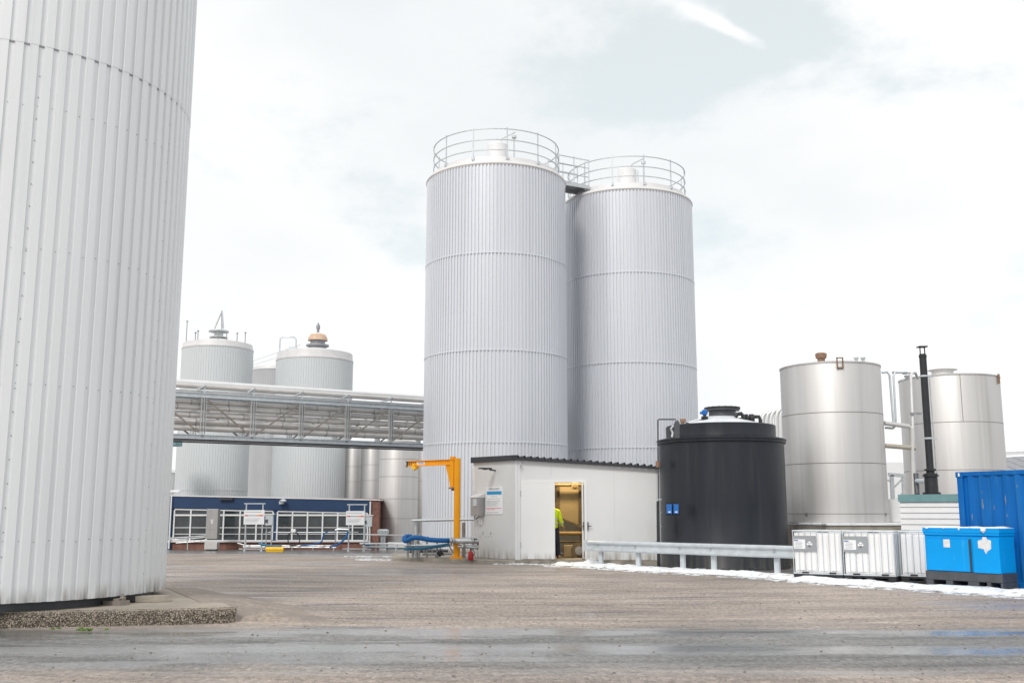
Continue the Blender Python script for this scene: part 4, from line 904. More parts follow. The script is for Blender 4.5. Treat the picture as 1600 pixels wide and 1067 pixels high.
def hose(name, lab, pts, r, m, parent=None):
    # smooth through points
    P = [at(*p) for p in pts]; Q = []
    for i in range(len(P) - 1):
        p0 = P[max(i - 1, 0)]; p1 = P[i]; p2 = P[i + 1]; p3 = P[min(i + 2, len(P) - 1)]
        for k in range(6):
            s = k / 6; Q.append(.5 * ((2 * p1) + (p2 - p0) * s + (2 * p0 - 5 * p1 + 4 * p2 - p3) * s * s + (3 * p1 - p0 - 3 * p2 + p3) * s ** 3))
    Q.append(P[-1]); g = MB(); g.tube(Q, r, 12); o = g.build(name, m)
    tag(o, lab, 'hose'); return o
hose('hose', 'thick bright blue hose looped over the rail beside the orange crane', [(704, 844, 33.8), (690, 844, 33.7), (672, 843, 33.7), (655, 840, 33.7), (645, 840, 33.7), (634, 845, 33.8), (631.5, 841, 33.9), (635, 838, 34.1), (643, 838, 34.2)], .078, M['blueh'])
hose('hose', 'straight dark teal hose lying low along the kerb island rack', [(632, 857, 34.1), (660, 856, 34.0), (685, 853, 33.9), (702, 850.5, 33.8)], .055, M['bluet'])
# fire extinguisher
p = at(735.5, 877, 33.2); t = thing('fire_extinguisher', 'small red fire extinguisher standing on the kerb by the shed corner', 'fire extinguisher', (p.x, p.y, .10))
g = MB(); g.lathe((0, 0, 0), [(.075, 0), (.085, .02), (.085, .20), (.07, .26), (.03, .29)], 20); g.build('bottle', M['red'], t)
g = MB(); g.cyl((0, 0, .28), (0, 0, .34), .02, 8); g.box((.02, 0, .35), (.1, .03, .02)); g.build('valve', M['blackp'], t)
g = MB(); g.tube([(0, 0, .32), (.07, 0, .33), (.11, 0, .25), (.10, 0, .12)], .012, 8); g.build('nozzle_hose', M['blackp'], t)

# ================================================================== pipe bridge
def bridge():
    dL, dR = 43.0, 49.0; xL, xR = xy(275, dL)[0], xy(658, dR)[0]
    P0 = Vector((xL, dL, 0)); P1 = Vector((xR, dR, 0)); d = (P1 - P0).normalized(); nr = Vector((d.y, -d.x, 0)); Lk = (P1 - P0).length
    t = thing('pipe_bridge', 'elevated steel truss pipe bridge packed with insulated pipes between the silos', 'pipe bridge', (P0.x, P0.y, 4.7))
    def SX(px):
        x0, y0 = xy(px, 1.0); k = x0 / y0; return (P0.x - k * P0.y) / (k * d.y - d.x)
    def Zl(y): return at(275, y, dL).z
    s0, s1 = -7.0, Lk + 4.5
    def bp(s, z, o=0): return P0 + d * s + nr * o + Vector((0, 0, z))
    zbot = Zl(678); ztp = Zl(613)
    posts = [SX(p) for p in (310, 389, 466, 539, 608)]; sp_ = (posts[-1] - posts[0]) / 4; posts = [posts[0] - sp_ * 2, posts[0] - sp_] + posts + [posts[-1] + sp_]
    for side in (0, -1.5):
        g = MB(); g.beam(bp(s0, zbot, side), bp(s1, zbot, side), .16, .018); g.beam(bp(s0, zbot - .085, side - .04), bp(s1, zbot - .085, side - .04), .05, .15); g.beam(bp(s0, zbot - .17, side), bp(s1, zbot - .17, side), .16, .018); g.build('bottom_chord', M['galvl'] if side == 0 else M['grey'], t, True)
        g = MB(); g.beam(bp(s0, zbot - .22, side - .02), bp(s1, zbot - .22, side - .02), .12, .05); g.build('lower_rail', M['darkgrey'], t, True)
        g = MB(); g.beam(bp(s0, ztp + .02, side), bp(s1, ztp + .02, side), .16, .018); g.beam(bp(s0, ztp - .07, side), bp(s1, ztp - .07, side), .02, .16); g.beam(bp(s0, ztp - .16, side), bp(s1, ztp - .16, side), .16, .018); g.build('top_chord', M['galvl'], t, True)
        for s in posts:
            g = MB(); g.beam(bp(s, zbot, side), bp(s, ztp - .16, side), .02, .2, nr); 
            for e in (-.1, .1): g.beam(bp(s + e, zbot, side), bp(s + e, ztp - .16, side), .14, .02, d)
            g.build('upright', M['galv'], t, True)
        for i in range(len(posts) - 1):
            a, b = posts[i], posts[i + 1]
            if i < 3: q = (bp(a + .15, ztp - .25, side), bp(b - .15, zbot + .1, side))
            else: q = (bp(a + .15, zbot + .1, side), bp(b - .15, ztp - .25, side))
            g = MB(); g.beam(q[0], q[1], .06, .07, nr); g.build('diagonal_brace', M['rustbr'], t, True)
    for s in posts:
        for z in (zbot + .02, ztp - .02):
            g = MB(); g.beam(bp(s, z - .06, .0), bp(s, z - .06, -1.5), .1, .1); g.build('cross_beam', M['grey'], t, True)
    pd = [(625, .10, -.45), (634, .125, -.35), (646, .115, -.45), (656, .115, -.35), (666.5, .13, -.4), (630, .11, -.95), (641, .1, -.95), (651, .11, -.95), (661, .11, -1.0), (671, .1, -.95)]
    pd = pd[:5] + pd[6:9:2]
    for y, r, o in pd:
        g = MB(); z = Zl(y); g.tube([bp(s0, z, o), bp(s1, z, o)], r, 16); g.build('insulated_pipe', M['pipe'], t, True)
        # joint rings
    for y, r, o in pd[:5]:
        z = Zl(y)
        for k in range(11):
            g_ = s0 + (k + .5 + .2 * math.sin(y * k)) * (s1 - s0) / 11
            g = MB(); g.tube([bp(g_, z, o), bp(g_ + .05, z, o)], r + .012, 16); g.build('pipe_band', M['steeld'], t, True)
    for y, r, o, m in ((596.5, .13, -.3, 'pipew'), (601.5, .11, -.1, 'pipe'), (611, .09, -.25, 'pipew'), (597, .12, -.9, 'pipew')):
        g = MB(); z = Zl(y) + (.02 if y < 600 else 0); g.tube([bp(s0, z, o), bp(s1, z, o)], r, 18); g.build('top_pipe', M[m], t, True)
    for s in posts:
        g = MB(); g.beam(bp(s, ztp, .0), bp(s, Zl(603), .0), .05, .06, nr); g.beam(bp(s, Zl(604), .05), bp(s, Zl(604), -1.2), .05, .05)
        q = bp(s, Zl(600), .02); g.box(q, (.08, .05, .1)); g.build('pipe_bracket', M['galvl'], t, True)
        g = MB(); g.tube([bp(s - .3, Zl(606), .05), bp(s - .15, Zl(604), .05), bp(s, Zl(600), .05)], .025, 6); g.build('trace_tube', M['galvl'], t, True)
    g = MB(); q = bp(SX(411), zbot + .06, .05); g.box(q, (.22, .14, .2), math.atan2(d.y, d.x)); g.build('junction_box', M['galvl'], t, True)
    for s, o in ((SX(415), -.75), (s0 + 1, -.75)):
        pass
    # supports: one far left behind the near silo, one behind the tall silo
    for s in (s0 + .6, s1 - .6):
        for o in (0, -1.5):
            q = bp(s, 0, o); g = MB(); g.beam(Vector((q.x, q.y, gz(q.y) - .05)), Vector((q.x, q.y, zbot - .18)), .2, .2, nr); g.build('support_column', M['galv'], t, True)
bridge()

# ================================================================== blue fascia building
def blue_building():
    A = Vector((*xy(263, 56.6), 0)); B = Vector((*xy(577, 56.9), 0)); Bb = Vector((*xy(592, 57.3), 0)); dz = -.4
    d = (B - A).normalized(); nr = Vector((d.y, -d.x, 0)); nr = nr if nr.y < 0 else -nr; Lk = (B - A).length
    t = thing('low_building', 'low flat building with navy fascia, long white windows and brick base', 'building', (A + B) / 2 + Vector((0, 0, dz)))
    def SX(px):
        x0, y0 = xy(px, 1.0); k = x0 / y0; return (A.x - k * A.y) / (k * d.y - d.x)
    def P(s, z, o=0): return A + d * s + nr * o + Vector((0, 0, z))
    def Zp(y): return at(420, y, 56.7).z
    def zsl(s): return -.22 * s / Lk                       # roof line drops slightly to the right
    z0 = dz; zs = Zp(846); zf0 = Zp(793.5); zf1 = Zp(775)
    def pl(mb, a, b, za, zb, o, th=.05): mb.plate([P(a, za + (zsl(a) if za > 1.5 else 0), o), P(b, za + (zsl(b) if za > 1.5 else 0), o), P(b, zb + (zsl(b) if zb > 1.5 else 0), o), P(a, zb + (zsl(a) if zb > 1.5 else 0), o)], -nr, th)
    Lr = SX(592)
    g = MB(); pl(g, 0, Lk, z0, zs, 0, .25); g.build('brick_base', M['brick'], t, True)
    g = MB(); pl(g, Lk + .02, Lr, z0, zf1 + .02, .06, .5); g.build('brick_pier', M['brick'], t, True)
    g = MB(); pl(g, 0, Lk, zf0, zf1, .10, .35)
    fa = g.build('fascia', M['bluef'], t, True)
    g = MB(); pl(g, -.1, Lr + .05, zf1, zf1 + .07, .14, 6.2); g.build('roof_edge', M['cap'], t, True)
    g = MB(); g.beam(P(.05, 1.0, -3.1), P(Lr - .08, 1.0, -3.1), 5.5, 2.7); g.build('body', M['brick'], t, True)
    g = MB(); pl(g, 0, .28, z0, zf0, .06, .12); g.build('blue_corner_post', M['bluef'], t, True)
    wz0, wz1 = zs + .06, zf0 - .02
    def window(pa, pb, bars, nm):
        a, b = SX(pa), SX(pb)
        f = MB()
        pl(f, a, b, wz0 - .06, wz0 + .03, .06, .1); pl(f, a, b, wz1 - .07, wz1, .06, .1)
        xs = [a + (b - a) * k / bars for k in range(bars + 1)]
        for x in xs: pl(f, x - .038, x + .038, wz0 + .03, wz1 - .07, .058, .09)
        tz = Zp(804.5)
        for k in range(bars): pl(f, xs[k] + .045, xs[k + 1] - .045, tz - .045, tz + .045, .05, .07)
        fr = f.build('window', M['frame'], t, True)
        g = MB(); pl(g, a, b, wz0, wz1 - .03, -.02, .02); g.build('pane', M['glass'], fr, True)
        # rails visible inside
        for yy_ in (824, 834): 
            g = MB(); pl(g, a + .05, b - .05, Zp(yy_) - .02, Zp(yy_) + .02, .012, .02); g.build('inner_rail', M['cap'], fr, True)
        pl(MB(), 0, 1, 0, 1, 0)
    window(273, 427, 6, 0); window(434, 575, 6, 1)
    g = MB(); pl(g, SX(427), SX(434), z0 + .45, zf0, .05, .1); g.build('blue_mullion', M['bluef'], t, True)
    g = MB(); pl(g, .05, Lk, zs - .02, zs + .06, .12, .15); g.build('window_sill', M['cap'], t, True)
    for px, py0, r in ((268.5, 775, .06), (579, 783, .06)):
        s = SX(px); g = MB(); g.tube([P(s, Zp(py0), .2), P(s, z0 + .05, .2)], r * .7, 10); g.build('downpipe', M['frame'], t, True)
    g = MB(); s = SX(272); g.box(P(s, Zp(768), -.1), (.5, .4, .16)); g.build('roof_vent_hood', M['snow'], t, True, bevel=.06)
    g = MB(); s = SX(354); g.box(P(s, Zp(779), .22), (.75, .2, .05), math.atan2(d.y, d.x)); g.box(P(s, Zp(780.5), .2), (.65, .14, .05), math.atan2(d.y, d.x)); g.build('fascia_lamp', M['darkgrey'], t, True)
    g = MB(); s = SX(441); g.box(P(s, Zp(785), .25), (.24, .25, .16)); g.lathe(P(s + .1, Zp(784), .35), [(.16, 0), (.18, .06), (.1, .14), (0, .16)], 12); g.build('flood_lamp', M['galvl'], t, True)
    return P, SX, Zp, d, nr
P_, SX_, Zp_, bd, bn = blue_building()

# things standing in front of the blue building (about 54-55 m away)
YD = 55.0
def zg(px=0): return -.4
def U(px, py, y=YD): return at(px, py, y)
p = U(331, 857); t = thing('steel_cabinet', 'tall stainless cabinet standing in front of the first building windows', 'cabinet', (p.x, YD, -.4))
hgt = U(331, 800).z + .4
g = MB(); g.box((0, 0, .09 + (hgt - .09) / 2 + .35), (.60, .45, hgt - .45)); g.build('housing', M['steeld'], t, bevel=.01)
g = MB(); g.box((0, 0, .26), (.66, .5, .36)); g.build('base', M['steel'], t, bevel=.01)
g = MB(); g.box((0, .02, .04), (.5, .4, .1)); g.build('foot', M['darkgrey'], t)
g = MB(); g.box((0, -.23, hgt * .8), (.2, .01, .05)); g.box((0, -.23, hgt * .74), (.1, .01, .14)); g.build('label_plate', M['cap'], t)
g = MB(); g.box((0, -.228, hgt * .55), (.4, .01, .02)); g.build('door_line', M['weld'], t)

def info_sign(label, pxa, pxb, y0, y1, frame_px, yd):
    cx_ = (pxa + pxb) / 2; b = at(cx_, 800, yd)
    t = thing('info_sign', label, 'sign', (b.x, yd, -.4), 0, 'framed information boards in front of the blue building')
    x0, x1 = at(pxa, y0, yd).x - b.x, at(pxb, y0, yd).x - b.x; z1, z0 = at(cx_, y0, yd).z + .4, at(cx_, y1, yd).z + .4
    g = MB(); g.box(((x0 + x1) / 2, 0, (z0 + z1) / 2), (x1 - x0, .02, z1 - z0)); g.build('board', M['label'], t)
    zm = z0 + (z1 - z0) * .62; w_ = x1 - x0
    for a_, b_, m in ((.10, .2, 'inkr'), (.2, .62, 'inkg'), (.62, .8, 'inko'), (.8, .9, 'inkr')):
        g = MB(); g.box((x0 + w_ * (a_ + b_) / 2, -.014, zm), (w_ * (b_ - a_) - .002, .006, .06 if m != 'inkg' else .04)); g.build('colour_bar', M[m], t)
    for xa, s in ((x0 + w_ * .08, -1), (x0 + w_ * .92, 1)):
        g = MB(); g.plate([(xa, -.012, zm - .06), (xa, -.012, zm + .06), (xa + s * .05, -.012, zm)], (0, -1, 0), .005); g.build('arrow_tip', M['inkr'], t)
    g = MB(); g.box((x0 + w_ * .45, -.012, z1 - .10), (w_ * .8, .004, .025)); 
    for k, q in enumerate((.40, .32, .26, .18)): g.box((x0 + w_ * (.08 + .4 * (.9 - .06 * k)), -.012, z0 + (z1 - z0) * q), (w_ * .8 * (.9 - .06 * k), .004, .014))
    g.build('fine_print', M['inkg'], t)
    for px in frame_px:
        x = at(px, y0, yd).x - b.x; g = MB(); zt = at(px, y0 - 10, yd).z + .4; g.tube([(x, .05, .12), (x, .05, zt)], .035, 8); g.build('post', M['galvl'], t)
    xa, xb = at(frame_px[0], y0, yd).x - b.x, at(frame_px[1], y0, yd).x - b.x
    g = MB(); g.beam((xa - .12, .05, zt), (xb + .12, .05, zt), .09, .05); g.build('top_rail', M['galvl'], t)
    for z in (.16, .0): pass
    g = MB(); g.beam((xa - .3, .05, .12), (xb + .4, .05, .12), .12, .05)
    for x in (xa, xb): g.box((x, .05, .05), (.12, .12, .12))
    g.build('drip_tray', M['galv'], t)
info_sign('white framed information board with red arrow bar before the left windows', 381.5, 413.5, 796.5, 819, (384.5, 410.5), 54.4)
info_sign('white framed information board with red arrow bar near the brick end of the blue building', 541, 570, 798, 820, (545.5, 569.5), 54.4)

for lab, px, py, w1, h1 in (('grey valve box mounted right of the left information board', 421, 812, .42, .55), ('grey valve box mounted right of the information board near the brick pier', 575, 814, .42, .55)):
    p = at(px, py, 54.6); t = thing('valve_box', lab, 'valve box', (p.x, 54.6, -.4), 0, 'valve boxes beside the information boards'); z = p.z + .4
    g = MB(); g.box((0, 0, z), (w1, .25, h1)); g.build('housing', M['galvl'], t, bevel=.01)
    g = MB(); g.box((0, 0, z + h1 / 2 + .03), (w1 + .12, .32, .05)); g.build('hood', M['cap'], t)
    g = MB(); g.box((-.12, -.15, z - .05), (.12, .06, .16)); g.build('meter', M['darkgrey'], t)
    for x in (-.15, .12): g = MB(); g.tube([(x, .05, 0), (x, .05, z)], .03, 8); g.build('post', M['galv'], t)

def rail_set(label, pts_list, cat='pipework', name='pipe_rail'):
    (px, py, yd) = pts_list[0][0][0]; p = at(px, py, yd); t = thing(name, label, cat, (p.x, p.y, -.4))
    for pts, r, m in pts_list: T('pipe', pts, r, M[m], t, 8)
    return t
y_ = 54.8
rail_set('low sloping pair of grey pipes left of the stainless cabinet', [([(262, 841, y_), (296, 839, y_), (322, 837, y_)], .05, 'grey'), ([(264, 843, y_), (300, 841, y_), (322, 839, y_)], .02, 'galv'), ([(275, 848, y_), (305, 846, y_), (322, 843, y_)], .025, 'galv'), ([(293, 841, y_), (293, 859, y_)], .03, 'galv')])
rail_set('long low pipe rack running before the brick base of the blue building', [([(371, 848, y_), (384, 852, y_), (525, 852.5, y_)], .035, 'galv'), ([(380, 854, y_), (525, 855, y_)], .04, 'galv'), ([(415, 831, y_), (455, 831.5, y_), (560, 831, y_)], .022, 'galvl'), ([(457, 852, y_), (456, 860, y_)], .035, 'galv'), ([(490, 852, y_), (488, 860, y_)], .035, 'galv'), ([(523, 852, y_), (521, 861, y_)], .035, 'galv'), ([(384, 820, y_), (384, 852, y_)], .03, 'galvl'), ([(524, 828, y_), (524, 848, y_)], .03, 'grey'), ([(524, 828, y_), (527, 826.5, y_), (546, 827, y_)], .05, 'galv'), ([(438, 780, 56.4), (438, 784, 56.0)], .02, 'grey')])
rail_set('white pipe rack leading from the information board to the stainless tanks', [([(563, 849, 53.5), (600, 849, 52), (638, 850, 49)], .045, 'cap'), ([(566, 854, 53.5), (636, 855, 49)], .04, 'galv'), ([(572, 835, 54), (635, 836, 52)], .03, 'cap'), ([(588, 849, 53), (587, 861, 53)], .04, 'galv'), ([(620, 850, 50), (619, 862, 50)], .05, 'galv')])
for lab, pts, r, m in (('thin blue hose curving down between the two information boards', [(512, 831, 54.6), (507, 833, 54.6), (504, 840, 54.6), (502, 846, 54.5), (490, 850, 54.5), (470, 852, 54.5)], .035, 'blueh'),
                       ('blue hose hanging down left of the second information board', [(544, 830, 54.2), (541, 838, 54.2), (534, 846, 54.2), (526, 851, 54.2), (515, 854, 54.2)], .05, 'blueh'),
                       ('coiled blue hose end on the rack under the second information board', [(568, 849, 53.2), (580, 853, 53.2), (575, 855, 53.0), (590, 854, 52.8), (612, 855, 52), (636, 856, 50.5)], .06, 'bluet'),
                       ('short blue hose lying under the first information board', [(404, 849, 54.3), (414, 851, 54.3), (425, 853, 54.3), (440, 853, 54.3)], .06, 'bluet'),
                       ('thin black hose hung in a loop from the white tap box', [(457, 831, 54.6), (451, 835, 54.6), (450, 843, 54.6), (452, 850, 54.6), (460, 852, 54.6), (467, 848, 54.6), (468, 839, 54.6), (464, 833, 54.6), (460, 831, 54.6)], .03, 'blackp')):
    hose('hose', lab, pts, r, M[m])
p = at(458.5, 829, 54.6); g = MB(); g.box(p, (.24, .16, .18)); tag(g.build('tap_box', M['label'], bevel=.02), 'small white tap box holding the looped black hose', 'tap box')
p = at(429.5, 858.5, 53.6); g = MB(); g.tube([(p.x - .45, p.y, -.27), (p.x + .45, p.y, -.27)], .12, 20); g.box((p.x, p.y, -.36), (.86, .2, .06)); tag(g.build('yellow_roll', M['yellow']), 'yellow cylindrical bollard lying on the ground before the blue building', 'barrier')
p = at(598, 860, 56); t = thing('steel_hopper', 'small funnel topped steel stand beside the bright stainless tank', 'hopper', (p.x, 56, -.4))
g = MB(); g.lathe((0, 0, .3), [(.12, 0), (.14, .4), (.3, .55), (.32, .75), (.2, .8)], 20); g.build('funnel', M['galvl'], t)
g = MB(); g.box((0, 0, .15), (.34, .3, .3)); g.build('base', M['cap'], t)

# ================================================================== right: plinth, shed, stack, pipes
g = MB(); poly = [xy(1222, 34.2), xy(1289, 31.3), xy(1413, 31.3), xy(1432, 36), xy(1222, 36.5)]
g.prism(poly, -.1, 1.20)
t = thing('tank_plinth', 'stained concrete plinth with snow along its top under the tall stainless tank', 'plinth', (10.5, 33, 0)); g.build('concrete_block', M['concrete'], t, True)
g = MB(); cx_, cy_ = 10.5, 33.7; g.prism([(cx_ + (x - cx_) * 1.012, cy_ + (y - cy_) * 1.02) for x, y in poly], 1.20, 1.27); g.build('snow_edge', M['snow'], t, True, bevel=.02)
# white siding hut
A, B = Vector((*xy(1407, 29.2), 0)), Vector((*xy(1512, 28.2), 0)); d = (B - A).normalized(); nr = Vector((d.y, -d.x, 0)); back = -nr
ztop = at(1450, 783.5, 28.7).z; zrf = at(1450, 772, 28.7).z
t = thing('siding_hut', 'low white horizontally clad hut with teal roof edge behind the liquid containers', 'hut', (A + B) / 2)
g = MB(); nb = 12; L_ = (B - A).length + 1.0; hb = (ztop + .02) / nb
for k in range(nb):
    z = hb * k; a, b = A, A + d * L_
    g.add([a + nr * .03 + Vector((0, 0, z)), b + nr * .03 + Vector((0, 0, z)), b + Vector((0, 0, z + hb)), a + Vector((0, 0, z + hb)), a - nr * .03 + Vector((0, 0, z)), b - nr * .03 + Vector((0, 0, z)), b - nr * .03 + Vector((0, 0, z + hb)), a - nr * .03 + Vector((0, 0, z + hb))], [(0, 1, 2, 3), (4, 5, 6, 7), (0, 1, 5, 4), (3, 2, 6, 7), (0, 3, 7, 4), (1, 2, 6, 5)])
g.build('siding', M['siding'], t, True)
g = MB(); q = [A + back * .04, A + d * L_ + back * .04, A + d * L_ + back * 3, A + back * 3]; g.prism([(p.x, p.y) for p in q], 0, ztop); g.build('body', M['siding'], t, True)
g = MB(); q = [A - d * .03 + nr * .06, A + d * L_ + nr * .06, A + d * L_ + back * 3.05, A - d * .03 + back * 3.05]; g.prism([(p.x, p.y) for p in q], ztop, zrf); g.build('roof', M['teal'], t, True)
# snowy low roof left of the hut
g = MB(); g.prism([xy(1388, 33.8), xy(1410, 33.4), xy(1420, 37), xy(1390, 37)], 1.28, 2.02); tag(g.build('white_box', M['siding']), 'small white box between the tall stainless tank and the teal roofed hut', 'box')
# flue
yk = 30.6; pb = at(1456, 771, yk); zr = zrf
t = thing('flue_stack', 'tall slim black flue on a bolted drum standing on the teal roofed hut', 'chimney', (pb.x, yk, zr))
pt = at(1442.5, 542, yk); Hs = pt.z - zr; zd = at(1455, 742, yk).z - zr
g = MB(); g.lathe((0, 0, 0), [(.26, 0), (.26, .05), (.19, .06), (.185, zd - .05), (.23, zd - .04), (.23, zd)], 28)
for k in range(14): a = k * 2 * PI / 14; g.cyl((.23 * math.cos(a), .23 * math.sin(a), .04), (.23 * math.cos(a), .23 * math.sin(a), .09), .015, 6)
g.build('drum', M['blackp'], t)
g = MB(); g.lathe((0, 0, zd), [(.2, 0), (.2, .04), (.12, .05), (.12, .12), (.17, .13), (.17, .17), (.105, .2), (.105, Hs - zd - .3)], 24); g.build('pipe', M['blackp'], t)
g = MB(); g.lathe((0, 0, Hs - .32), [(.115, 0), (.115, .06), (.10, .07), (.10, .10)], 16)
for k in range(4): a = k * PI / 2 + .5; g.cyl((.09 * math.cos(a), .09 * math.sin(a), Hs - .25), (.09 * math.cos(a), .09 * math.sin(a), Hs), .012, 6)
g.box((0, 0, Hs), (.26, .26, .03)); g.build('cap', M['blackp'], t)
for py in (589, 686):
    z = at(1450, py, yk).z - zr; g = MB(); g.lathe((0, 0, z), [(.115, 0), (.12, .0), (.12, .05), (.115, .05)], 18); g.beam((0, 0, z + .02), (.3, .1, z + .02), .04, .04); g.build('clamp', M['galvl'], t)
T('stay_pipe', [(1452, 590, yk + .3), (1466, 770, yk + .3)], .02, M['galv'], t, 6)
# pipes between the two stainless tanks
t = thing('tank_pipework', 'bent steel and brown pipes linking the two right stainless tanks', 'pipework', (*xy(1420, 33.5), 1.3))
for pts, r, m in (([(1378, 582, 33.5), (1386, 581, 33.5), (1390, 586, 33.5), (1396, 660, 33.5)], .04, 'galvl'),
                  ([(1430, 583, 35), (1412, 582, 34), (1398, 582, 33.6), (1396, 588, 33.6), (1400, 660, 33.6)], .035, 'galvl'),
                  ([(1434, 591, 35), (1430, 582, 34.6), (1426, 582, 34.4), (1423, 586, 34.3), (1426, 660, 34.0), (1430, 772, 33.6)], .045, 'cap'),
                  ([(1382, 661, 33.2), (1420, 666, 33.4), (1424, 670, 33.4), (1427, 772, 33.3)], .075, 'pipe'),
                  ([(1382, 696, 33.2), (1430, 700, 33.4)], .075, 'tan'),
                  ([(1383, 668, 33.4), (1395, 669, 33.4), (1400, 664, 33.4)], .04, 'galv'),
                  ([(1431, 751, 32.2), (1447, 752, 31.0)], .07, 'galvl'),
                  ([(1431, 740, 32.2), (1433, 772, 32.0)], .08, 'darkgrey'),
                  ([(1420, 590, 34.8), (1424, 583, 34.8), (1410, 596, 35)], .03, 'galv')):
    T('pipe', pts, r, M[m], t)
g = MB()
for px, py in ((1426, 646), (1436, 646), (1398, 582), (1414, 583), (1417, 588)): g.box(at(px, py, 34.0), (.14, .1, .07))
g.build('valve', M['grey'], t, True)
# steel frame between
t = thing('steel_scaffold', 'grey braced steel frame seen between the tall stainless tank and the hut', 'frame', (*xy(1402, 37.5), 0))
yy_ = 37.5
for a_, b_, r in (((1388, 741), (1414, 743), .06), ((1393, 742), (1396, 800), .06), ((1411, 743), (1413, 800), .05), ((1396, 762), (1412, 746), .03), ((1398, 785), (1412, 768), .03), ((1386, 750), (1393, 752), .03), ((1388, 786), (1414, 786), .05)):
    g = MB(); g.beam(at(*a_, yy_), at(*b_, yy_), r * 2, r * 2); g.build('member', M['galv'], t, True)
for px in (1395.5, 1413): q = at(px, 800, yy_); g = MB(); g.beam((q.x, q.y, -.1), (q.x, q.y, 1.6), .12, .12, (0, 1, 0)); g.build('member', M['galv'], t, True)
# rib vents behind the black tank
t = thing('silo_vents', 'row of tall white vent pipes behind the black tank', 'vents', (*xy(1205, 40), 0))
for px in (1191, 1198, 1205, 1213, 1220):
    dx = px - 1205; T('vent_pipe', [(px + 2, 872, 40), (px, 700, 40), (px - .5, 654 - dx * .25, 40), (px + 2, 645 - dx * .25, 40), (px + 7, 641 - dx * .25, 40)], .085, M['pipew'], t, 14)
# background right: distant white factory and glass roof
g = MB(); a, b = at(1530, 720, 130), at(1720, 700, 120); g.prism([(a.x, 130), (b.x, 120), (b.x, 150), (a.x, 150)], -1, at(1590, 704, 125).z); g.prism([(a.x - .3, 129.6), (b.x, 119.6), (b.x, 150.5), (a.x - .3, 150.5)], at(1590, 704, 125).z, at(1590, 700, 125).z)
tag(g.build('distant_factory', M['siding']), 'long pale factory wall far behind at the right edge', 'building')
t = thing('glass_roof_hall', 'hall with sloping glazed roof panels peeping over the blue shipping container', 'building', (*xy(1590, 70), 0))
g = MB(); a, b = at(1568, 734, 68), at(1720, 734, 62); zz = at(1590, 736, 68).z; g.prism([(a.x, 68), (b.x, 62), (b.x, 80), (a.x, 80)], -.5, zz); g.build('wall', M['siding'], t, True)
zr2 = at(1590, 723, 72).z + .2
for k in range(7):
    f0, f1 = k / 7, (k + .92) / 7; q0 = Vector((a.x + (b.x - a.x) * f0, 68 - 6 * f0, zz)); q1 = Vector((a.x + (b.x - a.x) * f1, 68 - 6 * f1, zz))
    g = MB(); g.plate([q0, q1, q1 + Vector((-.2, 3.5, zr2 - zz)), q0 + Vector((-.2, 3.5, zr2 - zz))], (0, -.5, 1), .06); g.build('roof_panel', M['grey'], t, True)
g = MB(); g.prism([(a.x - .2, 71.6), (b.x, 65.6), (b.x, 80), (a.x - .2, 80)], zz, zr2 + .05); g.build('roof_block', M['cap'], t, True)
g = MB(); a, b = at(1376, 726, 120), at(1416, 726, 120); g.prism([(a.x - 5, 120), (b.x + 20, 120), (b.x + 20, 140), (a.x - 5, 140)], -1, at(1400, 722, 120).z); tag(g.build('distant_hall', M['siding']), 'pale distant hall visible low between the stainless tanks', 'building')

